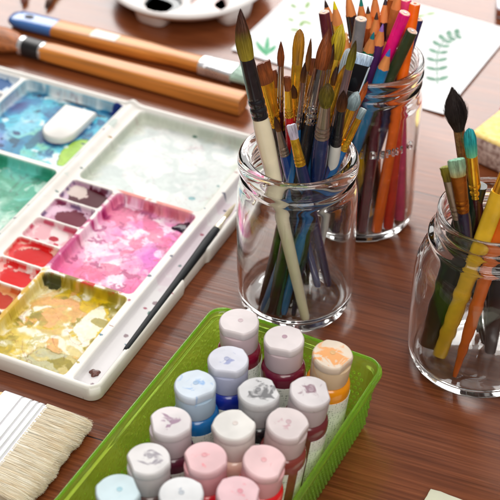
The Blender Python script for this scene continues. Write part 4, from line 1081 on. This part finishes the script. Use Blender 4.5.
def long_brush_far():
    a, b = P(11, 17, .006), P(203, 65, .008)
    zz = (b - a).normalized(); xx = Vector((0, 0, 1)).cross(zz).normalized(); yy = zz.cross(xx)
    M = Matrix((xx, yy, zz)).transposed().to_4x4(); M.translation = a
    root = empty('wooden_brush', 'flat brush with blue dipped wooden handle and greenish white bristles, farther of two', 'paintbrush', mat=M)
    L0 = (b - a).length
    blue = plain('blue_dip', (66, 112, 176), .22, var=.06, coat=.6)
    mesh('blue_end', *flatbar([(0, .004, .002, 2.5), (.002, .0085, .0038, 2.6), (.008, .0116, .0050, 3), (.02, .0122, .0054, 3.2), (.052, .0118, .0056, 3.2)]), blue, root, ang=40)
    mesh('dark_hole_disc', *xf(lathe([(0, 0), (.0034, 0), (.0036, .0004), (.0030, .0007), (0, .0004)], 24), Matrix.Translation((0, .0052, .022)) @ Matrix.Rotation(R(-90), 4, 'X') @ Matrix.Diagonal((1, 1.5, 1, 1))), plain('hole_shade', (22, 26, 44), .6), root)  # solid dark disc, painting the shade inside the hanging hole
    mesh('handle', *flatbar([(.0515, .0115, .0055, 3.2), (.10, .0122, .0062, 3.2), (L0 * .72, .0112, .0064, 3), (L0 * .86, .0088, .0062, 2.8), (L0 - .004, .0098, .006, 3), (L0, .0098, .006, 3)]), ORWOOD, root, ang=40)
    mesh('white_label', *flatbar([(.094, .0100, .00655, 3.2), (.122, .0096, .0066, 3.2)]), plain('white_sticker', (232, 224, 216), .4, var=.05), root)
    mesh('ferrule', *flatbar([(L0 - .001, .0106, .0070, 3), (L0 + .006, .0108, .0070, 3.4), (L0 + .0068, .0104, .0067, 3.4), (L0 + .0076, .011, .0068, 3.6), (L0 + .034, .0128, .0056, 4.5)]), STEEL, root, ang=35)
    mesh('bristles', *xf(bristle('flat', .034, .0122, .0050, 52), Matrix.Translation((0, 0, L0 + .033))), H('greenish_white', (0, (176, 206, 190)), (1, (214, 226, 216))), root, ang=80)
long_brush_near(); long_brush_far()

# ------------------------------------------------------------------ round white palette at the top
def flower_palette():
    c = P(185, 22, .016); Rr = .084
    root = empty('round_palette', 'round white flower palette on stub feet with dark paint in its wells', 'palette', (c.x, c.y + Rr, 0))
    nr, na = 60, 160; V, F = [], []
    ws = [(.0595 * math.cos(R(-90 + 22.5 + 45 * i)), .0595 * math.sin(R(-90 + 22.5 + 45 * i)), .0205) for i in range(-4, 4)] + [(0, 0, .026)]
    def hz(x, y, r):
        z = .0225
        for wx, wy, wr in ws:
            d = math.hypot(x - wx, y - wy)
            if d < wr: z = min(z, .0225 - .0095 * min(1, ((wr - d) / (wr * .55))) ** .7)
        if r > Rr - .004: z -= .0025 * ((r - Rr + .004) / .004) ** 2
        return z
    V.append((0, 0, hz(0, 0, 0)))
    for q in range(1, nr + 1):
        r = Rr * q / nr
        for i in range(na):
            a = 2 * math.pi * i / na; x, y = r * math.cos(a), r * math.sin(a); V.append((x, y, hz(x, y, r)))
    for i in range(na): F.append((0, 1 + i, 1 + (i + 1) % na))
    for q in range(nr - 1):
        for i in range(na):
            j = (i + 1) % na; F.append((1 + q * na + i, 1 + (q + 1) * na + i, 1 + (q + 1) * na + j, 1 + q * na + j))
    k0 = len(V)
    for rr, zz in ((Rr, .0195), (Rr - .003, .0165), (Rr - .012, .0095), (.01, .0085)):
        for i in range(na):
            a = 2 * math.pi * i / na; V.append((rr * math.cos(a), rr * math.sin(a), zz))
    st = [1 + (nr - 1) * na] + [k0 + na * t for t in range(4)]
    for s0, s1 in zip(st[:-1], st[1:]):
        for i in range(na):
            j = (i + 1) % na; F.append((s0 + i, s1 + i, s1 + j, s0 + j))
    F.append(tuple(range(k0 + 3 * na, k0 + 4 * na)))
    WHP = plain('white_plastic', (222, 218, 216), .5, var=.05, vscale=30, spec=.3)
    mesh('dish', V, F, WHP, root, ang=60)
    for px in (156, 231):
        p = P(px, 19 if px < 200 else 17, 0); x = p.x - c.x; y = p.y - c.y - Rr
        a = math.atan2(y, x); rr = min(math.hypot(x, y), Rr - .017) + .004
        vf = loft([(0, .0150, .0095, 3), (.0015, .0168, .0108, 3), (.012, .0195, .0125, 3), (.0185, .0200, .013, 3)], 32)
        mesh('foot', *xf(vf, Matrix.Translation((rr * math.cos(a), rr * math.sin(a), 0)) @ Matrix.Rotation(a + R(90), 4, 'Z')), WHP, root, ang=50)
    for (i, col) in ((3, (44, 58, 62)), (4, (186, 156, 150)), (2, (70, 60, 60)), (5, (120, 90, 80))):
        wx, wy, wr = ws[i]
        rs = [[(wx + wr * f * (1 + .06 * math.sin(3 * a + i)) * math.cos(a), wy + wr * f * (1 + .06 * math.sin(4 * a)) * math.sin(a), z) for a in np.linspace(0, 2 * math.pi, 32, endpoint=False)] for f, z in ((.90, .0185), (.89, .0199), (.8, .0178), (.68, .0156), (.5, .0140), (.3, .0136), (.02, .0134))]
        mesh('dried_paint', *rings(rs), plain('pan_paint_%d' % i, col, .3, var=.4, vscale=120, coat=.4), root)
flower_palette()

# ------------------------------------------------------------------ sheet with leaf studies
def paper():
    A, Bq, Cq = P(231, 51), P(444, 116), P(505, 29); D = A + (Cq - Bq)
    xx = (Bq - A).normalized(); W = (Bq - A).length; yy = Vector((-xx.y, xx.x, 0)); Hh = (Cq - Bq).dot(yy)
    sk = (Cq - Bq).dot(xx)
    V, F = [], []; n = 24
    def zc(s, t): return .0006 + .0010 * (abs(s - .5) * 2) ** 4 + .0004 * math.sin(7 * s + 3 * t)
    M = Matrix((xx, yy, Vector((0, 0, 1)))).transposed().to_4x4(); M.translation = A
    for lay_ in (0, 1):
        for i in range(n + 1):
            for j in range(n + 1):
                s, t = i / n, j / n; V.append((W * s + sk * t * .25, Hh * t, zc(s, t) + .0004 * lay_))
    o = (n + 1) ** 2
    for i in range(n):
        for j in range(n):
            a = i * (n + 1) + j; F.append((o + a, o + a + n + 1, o + a + n + 2, o + a + 1)); F.append((a, a + 1, a + n + 2, a + n + 1))
    for i in range(n):
        for a, b in ((i, i + 1), ((n) * (n + 1) + i + 1, n * (n + 1) + i), ((i + 1) * (n + 1), i * (n + 1)), (i * (n + 1) + n, (i + 1) * (n + 1) + n)):
            F.append((a, a + o, b + o, b))
    root = empty('watercolour_sheet', 'white paper sheet with pale green leaf paintings behind the jars', 'paper', mat=M)
    mesh('sheet', V, F, plain('watercolour_paper', (228, 228, 231), .7, var=.03, bump=.15, bscale=500), root, ang=30)
    Mi = M.inverted()
    def leaf(p, q, w):
        a, b = Mi @ P(p[0], p[1], .002), Mi @ P(q[0], q[1], .002); d = b - a; L_ = d.length; d.normalize(); nrm = Vector((-d.y, d.x, 0))
        top, bot = [], []
        for k in range(9):
            t = k / 8; hw = w * math.sin(math.pi * min(1, t * .92 + .06)) ** .8
            c = a + d * L_ * t; 
            for lst, sg in ((top, 1), (bot, -1)):
                v = c + nrm * hw * sg; v.z = zc(min(max(v.x / W, 0), 1), min(max(v.y / Hh, 0), 1)) + .00055; lst.append(v)
        ring = top + bot[::-1]
        lo = [Vector((v.x, v.y, v.z - .0001)) for v in ring]
        return rings([lo, ring])
    def wc(nm, c1, c2):
        m, nt, b, N, L = new_mat(nm)
        tc = N.new('ShaderNodeTexCoord'); nz = N.new('ShaderNodeTexNoise'); nz.inputs['Scale'].default_value = 160; nz.inputs['Detail'].default_value = 3
        L.new(tc.outputs['Object'], nz.inputs['Vector']); rp = ramp(N, [(.35, lin(c1)), (.65, lin(c2))]); L.new(nz.outputs['Fac'], rp.inputs[0]); L.new(rp.outputs[0], b.inputs['Base Color']); b.inputs['Roughness'].default_value = .75
        return m
    g1, g2, g3 = wc('wash_green', (84, 128, 108), (124, 164, 142)), wc('wash_deep_green', (70, 158, 112), (120, 186, 150)), wc('wash_yellow_green', (120, 158, 96), (164, 190, 130))
    st = [(437.5, 84), (437, 70), (437, 57), (440, 46), (446, 38), (456, 34), (469, 32)]
    stp = catmull([(a, b) for a, b in st], 3); parts = []
    for a, b in zip(stp[:-1], stp[1:]): parts.append(leaf(a, b, .0009))
    for q, (x, y) in enumerate(stp[1:-2]):
        if q % 2: continue
        nx, ny = stp[q + 2][0] - x, stp[q + 2][1] - y; l_ = math.hypot(nx, ny); nx, ny = nx / l_, ny / l_
        s = 12.5 - 4 * q / len(stp)
        for sg in (1, -1):
            dx, dy = (-ny * sg * .92 + nx * .35, nx * sg * .92 * .62 + ny * .35)
            parts.append(leaf((x + dx * .8, y + dy * .8), (x + dx * s, y + dy * s), .0031))
    mesh('painted_fern', *join(*parts), g1, root, smooth=False)
    mesh('painted_sprout', *join(leaf((266, 56), (268, 36), .0024), leaf((265, 54), (256, 41), .0026), leaf((267, 54), (276, 45), .0026)), g2, root, smooth=False)
    mesh('painted_leaves', *join(*[leaf((x, y), (x + dx, y + dy), .0024) for x, y, dx, dy in ((298, 13, 9, -1), (303, 20, 9, 4), (288, 18, 6, 3), (290, 29, 10, 1), (300, 26, 4, -6), (306, 8, 3, -7), (296, 8, -5, -4), (414, 17, 12, -3), (426, 14, 10, -2))]), g3, root, smooth=False)
paper()

# ------------------------------------------------------------------ yellow stained brush head at the right edge
def yellow_brush():
    a = P(468, 131, .030); b = P(500, 145, .030)
    xx = (b - a); xx.z = 0; xx.normalize(); yy = Vector((-xx.y, xx.x, 0))
    M = Matrix((xx, yy, Vector((0, 0, 1)))).transposed().to_4x4(); M.translation = (a.x, a.y, 0)
    root = empty('wide_brush', 'thick wide brush with yellow stained bristles at the right edge', 'paintbrush', mat=M)
    r2 = random.Random(9)
    def blk(x0, x1, y0, y1, z0, z1, r=.003):
        return rings([[(p[0], y, p[1]) for p in rrect(x0 + g, x1 - g, z0 + g, z1 - g, r, 0, 5)] for y, g in ((y0, .0022), (y0 + .0008, .0009), (y0 + .0028, 0), (y1, 0))][::-1])
    V, F = blk(0, .07, 0, .05, .001, .0308, .008)
    m, nt, bb, N, L = new_mat('yellow_stained_bristles')
    tc = N.new('ShaderNodeTexCoord'); sep = N.new('ShaderNodeSeparateXYZ'); L.new(tc.outputs['Object'], sep.inputs[0])
    nz = N.new('ShaderNodeTexNoise'); nz.inputs['Scale'].default_value = 240; nz.inputs['Detail'].default_value = 4; L.new(tc.outputs['Object'], nz.inputs['Vector'])
    ad = N.new('ShaderNodeMath'); ad.operation = 'MULTIPLY_ADD'; ad.inputs[1].default_value = .004; L.new(nz.outputs['Fac'], ad.inputs[0]); L.new(sep.outputs['Z'], ad.inputs[2])
    gt = N.new('ShaderNodeMath'); gt.operation = 'GREATER_THAN'; gt.inputs[1].default_value = .0300; L.new(ad.outputs[0], gt.inputs[0])
    r1 = ramp(N, [(.35, lin((150, 120, 112))), (.6, lin((214, 196, 186)))]); L.new(nz.outputs['Fac'], r1.inputs[0])
    ry = ramp(N, [(.3, lin((244, 206, 100))), (.7, lin((250, 230, 160)))]); L.new(nz.outputs['Fac'], ry.inputs[0])
    mx = N.new('ShaderNodeMix'); mx.data_type = 'RGBA'; L.new(gt.outputs[0], mx.inputs['Factor']); L.new(r1.outputs[0], mx.inputs['A']); L.new(ry.outputs[0], mx.inputs['B']); L.new(mx.outputs['Result'], bb.inputs['Base Color']); bb.inputs['Roughness'].default_value = .6
    bp = N.new('ShaderNodeBump'); bp.inputs['Strength'].default_value = .35; bp.inputs['Distance'].default_value = .002; L.new(nz.outputs['Fac'], bp.inputs['Height']); L.new(bp.outputs[0], bb.inputs['Normal'])
    mesh('bristles', V, F, m, root, ang=50)
    mesh('ferrule', *blk(-.001, .071, .0495, .085, .0005, .0292), plain('red_metal', (206, 50, 60), .3, metal=.3), root, ang=50)
    mesh('handle', *blk(.02, .05, .0845, .17, .004, .020, .005), ORWOOD, root, ang=50)
yellow_brush()

# ------------------------------------------------------------------ small things at the edges
def pad():
    a = P(430, 487, .005); M = Matrix.Translation((a.x, a.y, 0)) @ Matrix.Rotation(R(-29), 4, 'Z')
    root = empty('paper_pad', 'off white card pad with a worn corner at the bottom edge', 'paper', mat=M)
    r2 = random.Random(4); V = []
    def ring(z, g):
        pts = []
        for k in range(15): pts.append((.001 + g + (.0012 * r2.random() if 1 < k < 9 else 0), -.001 - g - .0055 * k * .6))
        pts += [(.001 + g, -.10), (.12 - g, -.10), (.12 - g, -g)]
        for k in range(20, 0, -1): pts.append((.002 + .0058 * k + g, -g + .0003 * r2.random()))
        return [(p[0], p[1], z) for p in pts]
    st = r2.getstate(); rs = []
    for z, g in ((.0005, .0003), (.0010, 0), (.0046, 0), (.005, .0005)):
        r2.setstate(st); rs.append(ring(z, g))
    mesh('card_stack', *rings(rs), plain('old_card', (222, 222, 200), .7, var=.05, bump=.2, bscale=300), root, ang=40)
pad()
def pan():
    a = P(496, 17, .002); M = Matrix.Translation((a.x, a.y, 0)) @ Matrix.Rotation(R(-8), 4, 'Z')
    root = empty('paint_pan', 'small white half pan with brown and cream paint at the top right corner', 'paint pan', mat=M)
    mesh('pan_box', *slab(0, .03, 0, .04, .0005, .012, .003), plain('pan_white', (220, 226, 240), .3), root)
    mesh('brown_paint', *slab(-.0004, .028, -.0006, .016, .002, .0105, .003), plain('pan_brown', (130, 66, 40), .5, var=.4), root)
    mesh('cream_paint', *slab(.002, .028, .022, .038, .004, .0132, .003), plain('pan_cream', (226, 216, 170), .5), root)
pan()
brush('small round brush with brown hair lying at the top left edge, tip towards the handles', P(66, -30, .006), P(45, 9, .003), .022, 'round', .0026, .0026, DARK_HAIR, .014, plain('green_metal', (150, 190, 90), .35, metal=.3), .0032, paint((120, 150, 60)), seed=61)
brush('brown brush tip just inside the top left edge, left of the green ferrule', P(30, -30, .006), P(22, 5, .003), .018, 'round', .0026, .0026, H('rust_hair', (0, (140, 70, 50)), (1, (110, 50, 40))), .014, SILV, .0032, paint((110, 50, 40)), seed=62)

# ------------------------------------------------------------------ light
w = bpy.data.worlds.new('World'); S.world = w; w.use_nodes = True
wn_ = w.node_tree.nodes; wl = w.node_tree.links
bg = wn_['Background']; bg.inputs['Strength'].default_value = 1.0
wt = wn_.new('ShaderNodeTexCoord'); ws_ = wn_.new('ShaderNodeSeparateXYZ'); wl.new(wt.outputs['Generated'], ws_.inputs[0])
wr = ramp(wn_, [(0, (.04, .032, .028, 1)), (.5, (.09, .08, .075, 1)), (.75, (.16, .15, .145, 1)), (1, (.34, .335, .33, 1))])
wm = wn_.new('ShaderNodeMapRange'); wm.inputs['From Min'].default_value = -1; wl.new(ws_.outputs['Z'], wm.inputs['Value']); wl.new(wm.outputs[0], wr.inputs[0]); wl.new(wr.outputs[0], bg.inputs['Color'])
def area(name, loc, target, sx, sy, power, col):
    l = bpy.data.lights.new(name, 'AREA'); l.shape = 'RECTANGLE'; l.size = sx; l.size_y = sy; l.energy = power; l.color = col
    o = bpy.data.objects.new(name, l); COL.objects.link(o); o.location = loc
    o.rotation_euler = (Vector(target) - Vector(loc)).to_track_quat('-Z', 'Y').to_euler(); return o
area('window_light', (.15, 3.2, 1.35), (0.05, .9, 0), 3.6, 1.25, 118, (1, .98, .955))
area('fill_light', (.30, -.65, 1.65), (0, .85, 0), 1.4, 1.2, 35, (1, .955, .90))
area('overhead_fill', (.2, .75, 2.5), (.1, .85, 0), 1.6, 1.2, 24, (1, .975, .95))  # added soft fill from overhead, not an actual lamp in the room
S.view_settings.view_transform = 'Standard'; S.view_settings.look = 'None'; S.view_settings.exposure = -.15; S.view_settings.gamma = 1
cy = S.cycles
cy.max_bounces = 20; cy.transmission_bounces = 18; cy.glossy_bounces = 8; cy.diffuse_bounces = 4; cy.transparent_max_bounces = 16
cy.caustics_refractive = True; cy.caustics_reflective = False; cy.blur_glossy = .4; cy.sample_clamp_indirect = 25
cy.use_denoising = True; cy.use_adaptive_sampling = True; cy.adaptive_threshold = .012
